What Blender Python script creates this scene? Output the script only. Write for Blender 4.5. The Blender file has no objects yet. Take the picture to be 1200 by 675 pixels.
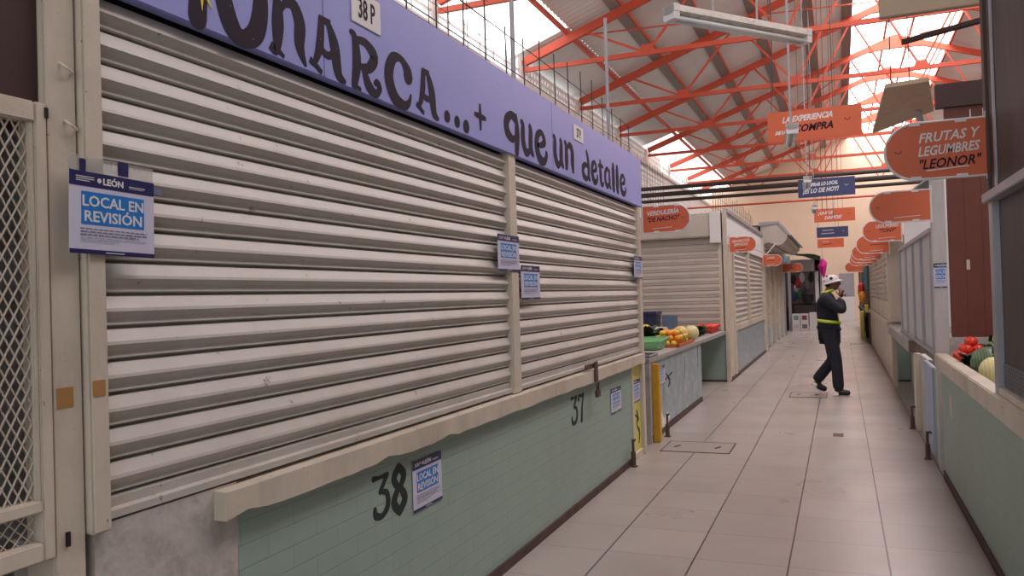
import bpy, bmesh, math, random
from mathutils import Vector, Matrix
random.seed(7)
scene = bpy.context.scene
C = scene.collection
PI = math.pi

# ------------------------------------------------------------------ materials
def mat(name, col, rough=0.6, metal=0.0, var=0.12, scale=6.0, dirt=0.0, dirtcol=(0.06, 0.045, 0.04), dscale=3.0,
        bump=0.0, bscale=40.0, emit=None, spec=0.5, chips=None, chipcol=None, alpha=None, streak=False):
    m = bpy.data.materials.new(name); m.use_nodes = True
    nt = m.node_tree; N = nt.nodes; L = nt.links
    b = N['Principled BSDF']
    b.inputs['Roughness'].default_value = rough
    b.inputs['Metallic'].default_value = metal
    b.inputs['Specular IOR Level'].default_value = spec
    tc = N.new('ShaderNodeTexCoord')
    nz = N.new('ShaderNodeTexNoise'); nz.inputs['Scale'].default_value = scale; nz.inputs['Detail'].default_value = 5
    L.new(tc.outputs['Object'], nz.inputs['Vector'])
    mx = N.new('ShaderNodeMix'); mx.data_type = 'RGBA'
    mx.inputs['A'].default_value = tuple(c * (1 - var) for c in col) + (1,)
    mx.inputs['B'].default_value = tuple(min(1, c * (1 + var)) for c in col) + (1,)
    L.new(nz.outputs['Fac'], mx.inputs['Factor'])
    out = mx.outputs['Result']
    def layer(out, sc, lo, hi, dc, amt, vec=None):
        n2 = N.new('ShaderNodeTexNoise'); n2.inputs['Scale'].default_value = sc; n2.inputs['Detail'].default_value = 8
        n2.inputs['Roughness'].default_value = 0.65
        L.new(vec or tc.outputs['Object'], n2.inputs['Vector'])
        r = N.new('ShaderNodeMapRange'); r.inputs['From Min'].default_value = lo; r.inputs['From Max'].default_value = hi
        r.inputs['To Max'].default_value = amt
        L.new(n2.outputs['Fac'], r.inputs['Value'])
        m2 = N.new('ShaderNodeMix'); m2.data_type = 'RGBA'
        m2.inputs['B'].default_value = tuple(dc) + (1,)
        L.new(out, m2.inputs['A']); L.new(r.outputs['Result'], m2.inputs['Factor'])
        return m2.outputs['Result']
    if dirt > 0:
        vec = None
        if streak:
            mp = N.new('ShaderNodeMapping'); mp.inputs['Scale'].default_value = (1, 1, .25)
            L.new(tc.outputs['Object'], mp.inputs['Vector']); vec = mp.outputs['Vector']
        out = layer(out, dscale, .48, .72, dirtcol, dirt, vec)
    if chips:
        out = layer(out, chips, .66, .69, chipcol or (0.03, .025, .02), .85)
    L.new(out, b.inputs['Base Color'])
    if bump > 0:
        n3 = N.new('ShaderNodeTexNoise'); n3.inputs['Scale'].default_value = bscale; n3.inputs['Detail'].default_value = 4
        L.new(tc.outputs['Object'], n3.inputs['Vector'])
        bp = N.new('ShaderNodeBump'); bp.inputs['Strength'].default_value = bump; bp.inputs['Distance'].default_value = .01
        L.new(n3.outputs['Fac'], bp.inputs['Height']); L.new(bp.outputs['Normal'], b.inputs['Normal'])
    if emit:
        b.inputs['Emission Color'].default_value = tuple(emit[0]) + (1,)
        b.inputs['Emission Strength'].default_value = emit[1]
    if alpha is not None:
        b.inputs['Alpha'].default_value = alpha
    return m

def s(r, g, b):   # sRGB bytes to linear
    f = lambda c: (c / 255 / 12.92) if c / 255 <= .04045 else ((c / 255 + .055) / 1.055) ** 2.4
    return (f(r), f(g), f(b))

CREAM = mat('cream_paint', s(208, 196, 180), .5, dirt=.35, dirtcol=s(120, 98, 84), dscale=2.5, bump=.25, bscale=25, chips=22, chipcol=s(90, 70, 58), streak=True)
SHUT = mat('shutter_enamel', s(190, 184, 176), .42, var=.06, dirt=.25, dirtcol=s(130, 112, 100), dscale=2.0, chips=16, chipcol=s(110, 92, 80), spec=.6)
SHUT2 = mat('galvanised_shutter', s(196, 186, 176), .4, metal=.15, var=.08, dirt=.25, dirtcol=s(120, 105, 95), dscale=3)
BLUE = mat('periwinkle_paint', s(150, 156, 222), .42, var=.05, dirt=.15, dirtcol=s(105, 105, 165), dscale=1.5, chips=45, chipcol=s(70, 60, 80))
INK = mat('black_violet_paint', s(38, 27, 45), .65, var=.1, spec=.2, chips=40, chipcol=s(110, 104, 140))
STENCIL = mat('dark_green_stencil_paint', s(28, 40, 38), .6)
WHITE = mat('white_paint', s(225, 222, 222), .5, var=.04)
PAPER = mat('poster_paper', s(206, 204, 226), .45, var=.03)
NAVY = mat('poster_navy', s(38, 38, 92), .4, var=.05)
PBLUE = mat('poster_blue', s(36, 122, 205), .4, var=.04)
GREY = mat('small_print_grey', s(120, 116, 138), .5)
DARK = mat('dark_recess', s(30, 24, 24), .8)
MAROON = mat('maroon_board', s(58, 34, 32), .6, var=.15)
RUST = mat('rusty_iron', s(98, 80, 72), .7, metal=.3, dirt=.5, dirtcol=s(96, 56, 36), dscale=12, bump=.4)
KICK = mat('dirty_kick_strip', s(84, 62, 56), .75, dirt=.6, dirtcol=s(40, 30, 28), dscale=7, bump=.4)
WASH = mat('rough_whitewash', s(192, 184, 178), .85, dirt=.6, dirtcol=s(100, 88, 84), dscale=5, bump=.8, bscale=14)
YELLOWP = mat('yellow_paint', s(214, 206, 100), .5, dirt=.3, dirtcol=s(140, 120, 50))
POSTY = mat('ochre_yellow_enamel', s(212, 160, 40), .45, dirt=.3, dirtcol=s(130, 90, 40), dscale=8)
ORSIGN = mat('orange_sign_vinyl', s(214, 104, 66), .5, var=.05)
NVSIGN = mat('navy_sign_vinyl', s(62, 68, 112), .5, var=.05)
ALU = mat('grey_aluminium', s(170, 168, 174), .38, metal=.45, var=.08, dirt=.25, dirtcol=s(90, 84, 84))
ORST = mat('orange_red_steel', s(206, 88, 62), .55, var=.1, dirt=.3, dirtcol=s(150, 62, 48), dscale=1.5)
DKST = mat('dark_steel', s(70, 62, 60), .55, metal=.3)
WIRE = mat('dark_wire', s(64, 58, 58), .6)
SHEET = mat('roof_sheet', s(236, 234, 230), .6, var=.06, scale=.8, dirt=.3, dirtcol=s(186, 178, 172), dscale=.5)
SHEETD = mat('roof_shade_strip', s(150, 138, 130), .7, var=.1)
WALLC = mat('far_wall_cream', s(228, 206, 182), .8, var=.04, scale=1, dirt=.12, dirtcol=s(200, 176, 150), dscale=.7)
CONC = mat('concrete', s(236, 230, 226), .85, dirt=.1, dirtcol=s(120, 110, 104), bump=.3)
GALV = mat('scuffed_galvanised_sheet', s(150, 166, 172), .4, metal=.2, var=.2, scale=6, dirt=.75, dirtcol=s(204, 212, 220), dscale=7)
BROWNW = mat('red_brown_boards', s(112, 56, 42), .55, var=.15, scale=3, dirt=.3, dirtcol=s(70, 36, 30), dscale=4)
DUSTY = mat('dusty_dark_panel', s(66, 54, 52), .5, var=.3, scale=3, dirt=.4, dirtcol=s(112, 100, 100), dscale=5, spec=.3, streak=True)
PLY = mat('weathered_plywood', s(196, 172, 148), .75, var=.2, scale=5, dirt=.4, dirtcol=s(110, 86, 66), dscale=5)
SKYG = mat('paleblue_door_paint', s(168, 178, 204), .5, dirt=.4, dirtcol=s(110, 110, 120), dscale=6, streak=True)
STONE = mat('worn_terrazzo', s(164, 158, 154), .6, dirt=.4, dirtcol=s(110, 98, 90), dscale=10, bump=.3)
TURQ = mat('turquoise_plastic', s(40, 160, 180), .4)
SKIN = mat('skin', s(122, 82, 64), .55, var=.05)
NAVYC = mat('navy_work_cloth', s(30, 30, 42), .85, var=.2, scale=14, bump=.3, bscale=12)
HIVIS = mat('lime_reflective_tape', s(196, 220, 70), .4)
CAPM = mat('white_cap_cloth', s(214, 206, 212), .7, var=.06)
BLACK = mat('black_rubber', s(26, 24, 28), .6)
CARD = mat('white_carton', s(214, 206, 208), .7, var=.05)
PINK = mat('pink_plastic', s(232, 60, 160), .4)
LAMPM = mat('dusty_lamp_housing', s(206, 200, 192), .6, dirt=.5, dirtcol=s(130, 116, 106), dscale=18)
TUBEM = mat('unlit_tube_glass', s(232, 232, 232), .25)
BROWNT = mat('brown_tape', s(176, 132, 82), .35, var=.1)
SKYPAN = mat('translucent_roof_sheet', (0.9, 0.92, 0.95), .5, emit=((1.0, .985, .99), 5.5))
SKYPAN2 = mat('translucent_eave_sheet', (0.9, 0.9, 0.9), .5, emit=((1.0, .97, .93), 1.5))

def floor_mat():
    m = bpy.data.materials.new('beige_floor_tiles'); m.use_nodes = True
    nt = m.node_tree; N = nt.nodes; L = nt.links; b = N['Principled BSDF']
    tc = N.new('ShaderNodeTexCoord'); sp = N.new('ShaderNodeSeparateXYZ'); L.new(tc.outputs['Object'], sp.inputs[0])
    def M(op, a, bb=None):
        n = N.new('ShaderNodeMath'); n.operation = op
        for i, v in enumerate((a, bb)):
            if v is None: continue
            if isinstance(v, (int, float)): n.inputs[i].default_value = v
            else: L.new(v, n.inputs[i])
        return n.outputs[0]
    def axis(o, off, size, w):
        t = M('DIVIDE', M('SUBTRACT', o, off), size)
        fr = M('FRACT', t); d = M('MINIMUM', fr, M('SUBTRACT', 1.0, fr))
        return M('LESS_THAN', d, w / size / 2), M('FLOOR', t)
    lx, ix = axis(sp.outputs[0], .195, .505, .009)
    ly, iy = axis(sp.outputs[1], 4.63, .52, .006)
    wn = N.new('ShaderNodeTexWhiteNoise'); wn.noise_dimensions = '2D'
    cb = N.new('ShaderNodeCombineXYZ'); L.new(ix, cb.inputs[0]); L.new(iy, cb.inputs[1]); L.new(cb.outputs[0], wn.inputs['Vector'])
    cr = N.new('ShaderNodeMix'); cr.data_type = 'RGBA'
    cr.inputs['A'].default_value = s(162, 152, 146) + (1,); cr.inputs['B'].default_value = s(173, 163, 157) + (1,)
    L.new(wn.outputs['Value'], cr.inputs['Factor'])
    nz = N.new('ShaderNodeTexNoise'); nz.inputs['Scale'].default_value = 1.3; nz.inputs['Detail'].default_value = 6
    L.new(tc.outputs['Object'], nz.inputs['Vector'])
    r = N.new('ShaderNodeMapRange'); r.inputs['From Min'].default_value = .45; r.inputs['From Max'].default_value = .75; r.inputs['To Max'].default_value = .3
    L.new(nz.outputs['Fac'], r.inputs['Value'])
    c2 = N.new('ShaderNodeMix'); c2.data_type = 'RGBA'; c2.inputs['B'].default_value = s(134, 122, 116) + (1,)
    L.new(cr.outputs['Result'], c2.inputs['A']); L.new(r.outputs['Result'], c2.inputs['Factor'])
    g1 = N.new('ShaderNodeMix'); g1.data_type = 'RGBA'; g1.inputs['B'].default_value = s(128, 108, 100) + (1,)
    L.new(c2.outputs['Result'], g1.inputs['A']); L.new(ly, g1.inputs['Factor'])
    g2 = N.new('ShaderNodeMix'); g2.data_type = 'RGBA'; g2.inputs['B'].default_value = s(72, 56, 52) + (1,)
    L.new(g1.outputs['Result'], g2.inputs['A']); L.new(lx, g2.inputs['Factor'])
    L.new(g2.outputs['Result'], b.inputs['Base Color'])
    r2 = N.new('ShaderNodeMapRange'); r2.inputs['To Min'].default_value = .2; r2.inputs['To Max'].default_value = .42
    L.new(nz.outputs['Fac'], r2.inputs['Value']); L.new(r2.outputs['Result'], b.inputs['Roughness'])
    bp = N.new('ShaderNodeBump'); bp.inputs['Strength'].default_value = .35; bp.inputs['Distance'].default_value = .003
    h = M('SUBTRACT', 1.0, M('MAXIMUM', lx, ly)); L.new(h, bp.inputs['Height']); L.new(bp.outputs['Normal'], b.inputs['Normal'])
    return m
FLOORM = floor_mat()

def brick_mat(name, col, line, bw=.26, bh=.075):
    m = mat(name, col, .5, var=.06, dirt=.25, dirtcol=tuple(c * .62 for c in col), dscale=1.6)
    nt = m.node_tree; N = nt.nodes; L = nt.links; b = N['Principled BSDF']
    tc = N.new('ShaderNodeTexCoord'); sp = N.new('ShaderNodeSeparateXYZ'); L.new(tc.outputs['Object'], sp.inputs[0])
    cb = N.new('ShaderNodeCombineXYZ'); L.new(sp.outputs[1], cb.inputs[0]); L.new(sp.outputs[2], cb.inputs[1])
    br = N.new('ShaderNodeTexBrick'); L.new(cb.outputs[0], br.inputs['Vector'])
    br.inputs['Scale'].default_value = 1; br.inputs['Brick Width'].default_value = bw; br.inputs['Row Height'].default_value = bh
    br.inputs['Mortar Size'].default_value = .003; br.inputs['Mortar Smooth'].default_value = .5
    src = b.inputs['Base Color'].links[0].from_socket
    mx = N.new('ShaderNodeMix'); mx.data_type = 'RGBA'; mx.inputs['B'].default_value = tuple(line) + (1,)
    mm = N.new('ShaderNodeMath'); mm.operation = 'MULTIPLY'; mm.inputs[1].default_value = .2
    L.new(br.outputs['Fac'], mm.inputs[0])
    L.new(src, mx.inputs['A']); L.new(mm.outputs[0], mx.inputs['Factor']); L.new(mx.outputs['Result'], b.inputs['Base Color'])
    iv = N.new('ShaderNodeMath'); iv.operation = 'SUBTRACT'; iv.inputs[0].default_value = 1; L.new(br.outputs['Fac'], iv.inputs[1])
    bp = N.new('ShaderNodeBump'); bp.inputs['Strength'].default_value = .35; bp.inputs['Distance'].default_value = .004
    L.new(iv.outputs[0], bp.inputs['Height']); L.new(bp.outputs['Normal'], b.inputs['Normal'])
    return m
GREENB = brick_mat('seafoam_painted_brick', s(152, 172, 160), s(96, 112, 104))
GREENP = mat('seafoam_paint', s(146, 166, 156), .5, dirt=.35, dirtcol=s(92, 100, 94), dscale=3)

def melon_mat(name, a, bcol, bands):
    m = bpy.data.materials.new(name); m.use_nodes = True
    nt = m.node_tree; N = nt.nodes; L = nt.links; b = N['Principled BSDF']; b.inputs['Roughness'].default_value = .4
    tc = N.new('ShaderNodeTexCoord'); w = N.new('ShaderNodeTexWave'); w.bands_direction = 'X'
    w.inputs['Scale'].default_value = bands; w.inputs['Distortion'].default_value = 3
    L.new(tc.outputs['Generated'], w.inputs['Vector'])
    mx = N.new('ShaderNodeMix'); mx.data_type = 'RGBA'
    mx.inputs['A'].default_value = tuple(a) + (1,); mx.inputs['B'].default_value = tuple(bcol) + (1,)
    L.new(w.outputs['Fac'], mx.inputs['Factor']); L.new(mx.outputs['Result'], b.inputs['Base Color'])
    return m
MELON = melon_mat('cream_melon_rind', s(222, 212, 160), s(206, 196, 138), 3)
SQUASH = melon_mat('striped_green_rind', s(104, 128, 88), s(62, 84, 58), 5)
ORANGE_F = mat('orange_peel', s(240, 150, 40), .45, var=.12, scale=20, bump=.2, bscale=200)
YELLOW_F = mat('yellow_peel', s(226, 196, 60), .45, var=.1)
GREEN_F = mat('green_peel', s(118, 150, 60), .45, var=.1)
RED_F = mat('tomato_skin', s(226, 60, 44), .28, var=.08)
DGREEN = mat('dark_leaf_green', s(44, 66, 44), .5, var=.3, scale=18)
LGREEN = mat('pale_leaf_green', s(150, 178, 96), .5, var=.2, scale=14)
CRATEG = mat('mint_green_plastic', s(138, 196, 142), .4)
CRATEN = mat('navy_plastic', s(36, 44, 76), .4)
CRATEO = mat('orange_brown_plastic', s(190, 98, 56), .5)

# ------------------------------------------------------------------ mesh helpers
class MB:
    def __init__(self): self.v = []; self.f = []
    def quadmesh(self, V, F):
        n = len(self.v); self.v += [tuple(p) for p in V]; self.f += [tuple(i + n for i in q) for q in F]; return self
    def box(self, x0, x1, y0, y1, z0, z1, M=None):
        x0, x1 = min(x0, x1), max(x0, x1); y0, y1 = min(y0, y1), max(y0, y1); z0, z1 = min(z0, z1), max(z0, z1)
        V = [Vector((x, y, z)) for x in (x0, x1) for y in (y0, y1) for z in (z0, z1)]
        if M: V = [M @ p for p in V]
        return self.quadmesh(V, [(0, 1, 3, 2), (4, 6, 7, 5), (0, 4, 5, 1), (2, 3, 7, 6), (0, 2, 6, 4), (1, 5, 7, 3)])
    def tube(self, pts, r, n=8, closed=False):
        pts = [Vector(p) for p in pts]; k = len(pts); rings = []
        rr = r if isinstance(r, (list, tuple)) else [r] * k
        for i, p in enumerate(pts):
            if closed: d = pts[(i + 1) % k] - pts[i - 1]
            else: d = pts[min(i + 1, k - 1)] - pts[max(i - 1, 0)]
            d.normalize()
            u = d.cross(Vector((0, 0, 1)) if abs(d.z) < .95 else Vector((1, 0, 0))).normalized(); w = d.cross(u)
            rings.append([p + (u * math.cos(2 * PI * j / n) + w * math.sin(2 * PI * j / n)) * rr[i] for j in range(n)])
        V = [q for R in rings for q in R]; F = []
        for i in range(k if closed else k - 1):
            a = i * n; b = ((i + 1) % k) * n
            for j in range(n): F.append((a + j, a + (j + 1) % n, b + (j + 1) % n, b + j))
        if not closed: F.append(tuple(range(n))[::-1]); F.append(tuple((k - 1) * n + j for j in range(n)))
        return self.quadmesh(V, F)
    def beam(self, p, q, w, h):   # rectangular bar between points
        p, q = Vector(p), Vector(q); d = (q - p).normalized()
        u = d.cross(Vector((0, 0, 1)) if abs(d.z) < .99 else Vector((1, 0, 0))).normalized(); t = u.cross(d)
        V = [e + u * a * w / 2 + t * b * h / 2 for e in (p, q) for a, b in ((-1, -1), (1, -1), (1, 1), (-1, 1))]
        return self.quadmesh(V, [(0, 3, 2, 1), (4, 5, 6, 7)] + [(i, (i + 1) % 4, 4 + (i + 1) % 4, 4 + i) for i in range(4)])
    def prism(self, poly, axis, a, b):  # poly of 2D points extruded along axis from a to b
        def P(u, v, t): return {'x': (t, u, v), 'y': (u, t, v), 'z': (u, v, t)}[axis]
        n = len(poly)
        V = [P(u, v, a) for u, v in poly] + [P(u, v, b) for u, v in poly]
        return self.quadmesh(V, [tuple(range(n)), tuple(range(n, 2 * n))[::-1]] + [(i, n + i, n + (i + 1) % n, (i + 1) % n) for i in range(n)])
    def sweep(self, prof, axis, a, b):   # open profile -> thin sheet
        def P(u, v, t): return {'x': (t, u, v), 'y': (u, t, v)}[axis]
        n = len(prof)
        V = [P(u, v, a) for u, v in prof] + [P(u, v, b) for u, v in prof]
        return self.quadmesh(V, [(i, i + 1, n + i + 1, n + i) for i in range(n - 1)])
    def ball(self, c, r, sx=1, sy=1, sz=1, seg=14, ring=9, M=None):
        V = []; F = []
        for i in range(ring + 1):
            th = PI * i / ring
            for j in range(seg):
                ph = 2 * PI * j / seg
                p = Vector((r * sx * math.sin(th) * math.cos(ph), r * sy * math.sin(th) * math.sin(ph), r * sz * math.cos(th)))
                if M: p = M @ p
                V.append(p + Vector(c))
        for i in range(ring):
            for j in range(seg): F.append((i * seg + j, (i + 1) * seg + j, (i + 1) * seg + (j + 1) % seg, i * seg + (j + 1) % seg))
        return self.quadmesh(V, F)
    def build(self, name, m, parent=None, bevel=0, smooth=False):
        me = bpy.data.meshes.new(name); me.from_pydata(self.v, [], self.f); me.validate()
        bm = bmesh.new(); bm.from_mesh(me)
        bmesh.ops.remove_doubles(bm, verts=bm.verts, dist=1e-6)
        bmesh.ops.recalc_face_normals(bm, faces=bm.faces)
        if bevel > 0:
            es = [e for e in bm.edges if len(e.link_faces) == 2 and e.calc_face_angle(0) > .6]
            bmesh.ops.bevel(bm, geom=es, offset=bevel, segments=2, affect='EDGES', clamp_overlap=True)
        if smooth:
            for f in bm.faces: f.smooth = True
        bm.to_mesh(me); bm.free()
        me.materials.append(m)
        o = bpy.data.objects.new(name, me); C.objects.link(o)
        if parent:
            o.parent = parent; o.matrix_parent_inverse = Matrix.Identity(4)
            o.data.transform(Matrix.Translation(-Vector(root_loc(parent))))
        return o

def root_loc(o):
    l = Vector((0, 0, 0))
    while o is not None:
        l += o.location; o = o.parent
    return l
def thing(name, label, cat, loc=(0, 0, 0), group=None, rz=0):
    o = bpy.data.objects.new(name, None); C.objects.link(o); o.location = loc; o.rotation_euler = (0, 0, rz)
    o.empty_display_size = .1
    return tag(o, label, cat, group)
def tag(o, label, cat, group=None, kind=None):
    o['label'] = label; o['category'] = cat
    if group: o['group'] = group
    if kind: o['kind'] = kind
    return o
def struct(o): o['kind'] = 'structure'; return o
def dup(root, loc, label, rz=None):
    r = root.copy(); C.objects.link(r); r.location = loc
    if rz is not None: r.rotation_euler = (0, 0, rz)
    r['label'] = label
    for ch in list(root.children):
        c = ch.copy(); C.objects.link(c); c.parent = r
        for g in list(ch.children):
            d = g.copy(); C.objects.link(d); d.parent = c
    return r

# ---- lettering: strings from the built-in face, and hand painted strokes
def text_geo(txt, size, shear=0, bold=0, align='LEFT', sx=1.0):
    cu = bpy.data.curves.new('txt', 'FONT'); cu.body = txt; cu.size = size; cu.shear = shear; cu.offset = bold
    cu.align_x = align; cu.resolution_u = 2
    o = bpy.data.objects.new('txt', cu); C.objects.link(o)
    dg = bpy.context.evaluated_depsgraph_get(); dg.update()
    me = bpy.data.meshes.new_from_object(o.evaluated_get(dg))
    V = [(v.co.x * sx, v.co.y) for v in me.vertices]; F = [tuple(p.vertices) for p in me.polygons]
    bpy.data.objects.remove(o); bpy.data.curves.remove(cu); bpy.data.meshes.remove(me)
    return V, F
def flat(geos, name, m, parent, org, u, v, nrm, th=.0012):
    """2D geometry (V,F) placed on a plane and given a small paint thickness"""
    u, v, nrm, org = Vector(u), Vector(v), Vector(nrm), Vector(org)
    mb = MB()
    for gi, (V, F) in enumerate(geos): mb.quadmesh([org + nrm * (.00004 * gi) + u * a + v * b for a, b in V], F)
    me_off = -Vector(root_loc(parent)) if parent else Vector((0, 0, 0))
    me = bpy.data.meshes.new(name); me.from_pydata([tuple(Vector(p) + me_off) for p in mb.v], [], mb.f)
    bm = bmesh.new(); bm.from_mesh(me)
    bm.normal_update()
    for f in bm.faces:
        if f.normal.dot(nrm) < 0: f.normal_flip()
    g = bmesh.ops.extrude_face_region(bm, geom=bm.faces[:])
    bmesh.ops.translate(bm, vec=nrm * th, verts=[e for e in g['geom'] if isinstance(e, bmesh.types.BMVert)])
    bm.to_mesh(me); bm.free(); me.materials.append(m)
    o = bpy.data.objects.new(name, me); C.objects.link(o)
    if parent: o.parent = parent
    return o
def catmull(P, n=6):
    if len(P) < 3: return P
    Q = [P[0]] + list(P) + [P[-1]]; out = []
    for i in range(1, len(Q) - 2):
        for k in range(n):
            t = k / n
            out.append(tuple(.5 * (2 * b + (c - a) * t + (2 * a - 5 * b + 4 * c - d) * t * t + (-a + 3 * b - 3 * c + d) * t ** 3)
                             for a, b, c, d in zip(Q[i - 1], Q[i], Q[i + 1], Q[i + 2])))
    out.append(P[-1]); return out
def stroke(P, smooth=True, asp=1.0, fat=1.0):   # P: (x, y, width)
    P = catmull(P) if smooth else P
    V = []; F = []
    for i, (x, y, w) in enumerate(P):
        a = P[max(i - 1, 0)]; b = P[min(i + 1, len(P) - 1)]
        dx, dy = (b[0] - a[0]) * asp, b[1] - a[1]; l = math.hypot(dx, dy) or 1
        nx, ny = -dy / l / asp, dx / l
        w *= fat
        V += [(x + nx * w / 2, y + ny * w / 2), (x - nx * w / 2, y - ny * w / 2)]
    for i in range(len(P) - 1): F.append((2 * i, 2 * i + 1, 2 * i + 3, 2 * i + 2))
    return V, F
def disc(x, y, r, asp=1.0, n=12):
    return [(x + r / asp * math.cos(2 * PI * i / n), y + r * math.sin(2 * PI * i / n)) for i in range(n)], [tuple(range(n))]
GL = {  # hand painted letters, unit box, (x, y, width)
 'M': [[(.05, 0, .2), (.12, .5, .26), (.12, 1, .3)], [(.1, .85, .1), (.35, .7, .16), (.5, .2, .05)], [(.5, .2, .05), (.65, .8, .16), (.85, 1, .12)], [(.82, 0, .26), (.84, .5, .24), (.8, 1, .2)]],
 'O': [[(.5, 1.02, .12), (.12, .8, .22), (.08, .5, .25), (.25, .12, .26), (.5, 0, .2), (.8, .15, .26), (.93, .5, .25), (.88, .82, .2), (.5, 1.02, .12)]],
 'N': [[(.0, 1.02, .06), (.18, .95, .16), (.2, .5, .26), (.14, .05, .14), (-.02, .1, .14)], [(.14, .08, .1), (.36, -.02, .06)], [(.22, .62, .05), (.4, .92, .12), (.66, .98, .2), (.84, .7, .26), (.82, .3, .22), (1.0, -.03, .05)]],
 'A': [[(.32, 1, .14), (.26, .5, .18), (.1, .12, .1), (-.03, .14, .1)], [(.05, .12, .1), (.3, -.02, .08)], [(.26, .97, .1), (.58, .96, .12)], [(.5, .98, .1), (.68, .6, .24), (.78, .1, .2), (1.0, -.02, .06)], [(.28, .42, .1), (.48, .35, .12), (.66, .45, .1)]],
 'R': [[(-.02, 1.03, .06), (.14, .95, .16), (.2, .5, .24), (.1, .03, .16)], [(.02, .02, .1), (.32, -.02, .06)], [(.12, .9, .12), (.5, .95, .14), (.82, .75, .24), (.62, .48, .18), (.3, .44, .08)], [(.42, .44, .12), (.6, .12, .2), (.85, .02, .14), (1, .16, .13), (.9, .26, .12), (.8, .2, .08)]],
 'C': [[(.9, .68, .3), (.86, .8, .24), (.6, .98, .12), (.28, .88, .22), (.12, .5, .28), (.32, .12, .26), (.68, .02, .18), (.9, .12, .12), (1, .32, .04)]],
 '+': [[(.5, 1, .12), (.5, .5, .2), (.5, -.05, .12)], [(0, .5, .12), (.5, .5, .2), (1, .5, .12)]],
 'q': [[(.78, .98, .1), (.72, .9, .2), (.4, .96, .16), (.1, .7, .24), (.14, .38, .24), (.45, .22, .16), (.7, .32, .1)], [(.74, 1.08, .08), (.8, .5, .24), (.74, -.12, .2)]],
 'u': [[(.02, 1.03, .08), (.18, .9, .18), (.18, .4, .22), (.4, .06, .18), (.72, .2, .12)], [(.66, 1.03, .1), (.78, .85, .2), (.76, .3, .22), (.98, .02, .08)]],
 'e': [[(.16, .5, .08), (.5, .55, .12), (.82, .72, .18), (.56, .98, .12), (.2, .8, .2), (.12, .4, .24), (.4, .05, .22), (.8, .06, .16), (.98, .3, .14), (.88, .38, .08)]],
 'n': [[(.0, 1.02, .08), (.18, .9, .18), (.2, .4, .24), (.16, 0, .14)], [(.22, .7, .06), (.5, .98, .14), (.8, .8, .22), (.8, .35, .24), (.88, -.02, .1)]],
 'd': [[(.8, .5, .1), (.5, .66, .14), (.14, .45, .22), (.2, .12, .22), (.52, 0, .16), (.78, .15, .12)], [(.55, 1.35, .1), (.74, 1.0, .2), (.82, .5, .22), (.8, .12, .2), (1, .0, .08)]],
 't': [[(.4, 1.2, .1), (.42, .6, .24), (.5, .12, .2), (.8, .03, .12), (1, .2, .06)], [(.05, .85, .1), (.5, .92, .12), (.95, .88, .08)]],
 'a': [[(.74, .85, .16), (.45, .98, .14), (.14, .7, .22), (.14, .3, .22), (.42, .03, .18), (.72, .25, .12)], [(.76, 1, .14), (.78, .5, .22), (.8, .12, .18), (1, 0, .08)]],
 'l': [[(.25, 1.35, .1), (.45, 1.2, .3), (.5, .6, .36), (.5, .1, .3), (.9, 0, .12)]],
 '3': [[(.05, 1, .16), (.45, .98, .1), (.9, .98, .16)], [(.85, .95, .16), (.45, .62, .16)], [(.45, .62, .1), (.85, .52, .18), (.9, .2, .22), (.55, 0, .16), (.15, .06, .2), (.1, .22, .16)]],
 '8': [[(.5, 1, .18), (.14, .78, .22), (.44, .54, .16)], [(.5, 1, .18), (.86, .78, .22), (.56, .54, .16)], [(.44, .54, .16), (.1, .26, .24), (.5, 0, .18)], [(.56, .54, .16), (.9, .26, .24), (.5, 0, .18)]],
 '7': [[(.02, .86, .22), (.1, 1, .12), (.5, .95, .14), (.95, 1, .14)], [(.9, .98, .12), (.62, .6, .18), (.45, 0, .26)]],
}
def letters(spec, fat=1.0):   # (char, x0, x1, y0, y1)
    out = []
    for ch, x0, x1, y0, y1 in spec:
        w, h = x1 - x0, y1 - y0
        if ch == '.':
            out.append(disc((x0 + x1) / 2, (y0 + y1) / 2, w / 2)); continue
        for st in GL[ch]:
            V, F = stroke(st, asp=w / h, fat=fat); out.append(([(x0 + a * w, y0 + b * h) for a, b in V], F))
            for e in (st[0], st[-1]):
                if e[2] > .15:
                    V, F = disc(e[0], e[1], e[2] * fat / 2, asp=w / h); out.append(([(x0 + a * w, y0 + b * h) for a, b in V], F))
    return out
def rect(x0, x1, y0, y1): return ([(x0, y0), (x1, y0), (x1, y1), (x0, y1)], [(0, 1, 2, 3)])
UY, UZ, NX = (0, 1, 0), (0, 0, 1), (1, 0, 0)

# ------------------------------------------------------------------ the hall
Y0, YE = -6.0, 43.0
EX0, EX1, RX, EZ, RZ = -6.0, 9.6, 1.8, 6.55, 9.3
struct(MB().box(-6.3, 9.9, Y0, YE + .2, -.12, 0).build('floor', FLOORM))
struct(MB().box(-6.3, 9.9, YE, YE + .25, 0, 9.8).build('wall_far', WALLC))
struct(MB().box(9.6, 9.85, Y0, YE, 0, 6.5).build('wall_right', WALLC))
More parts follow.
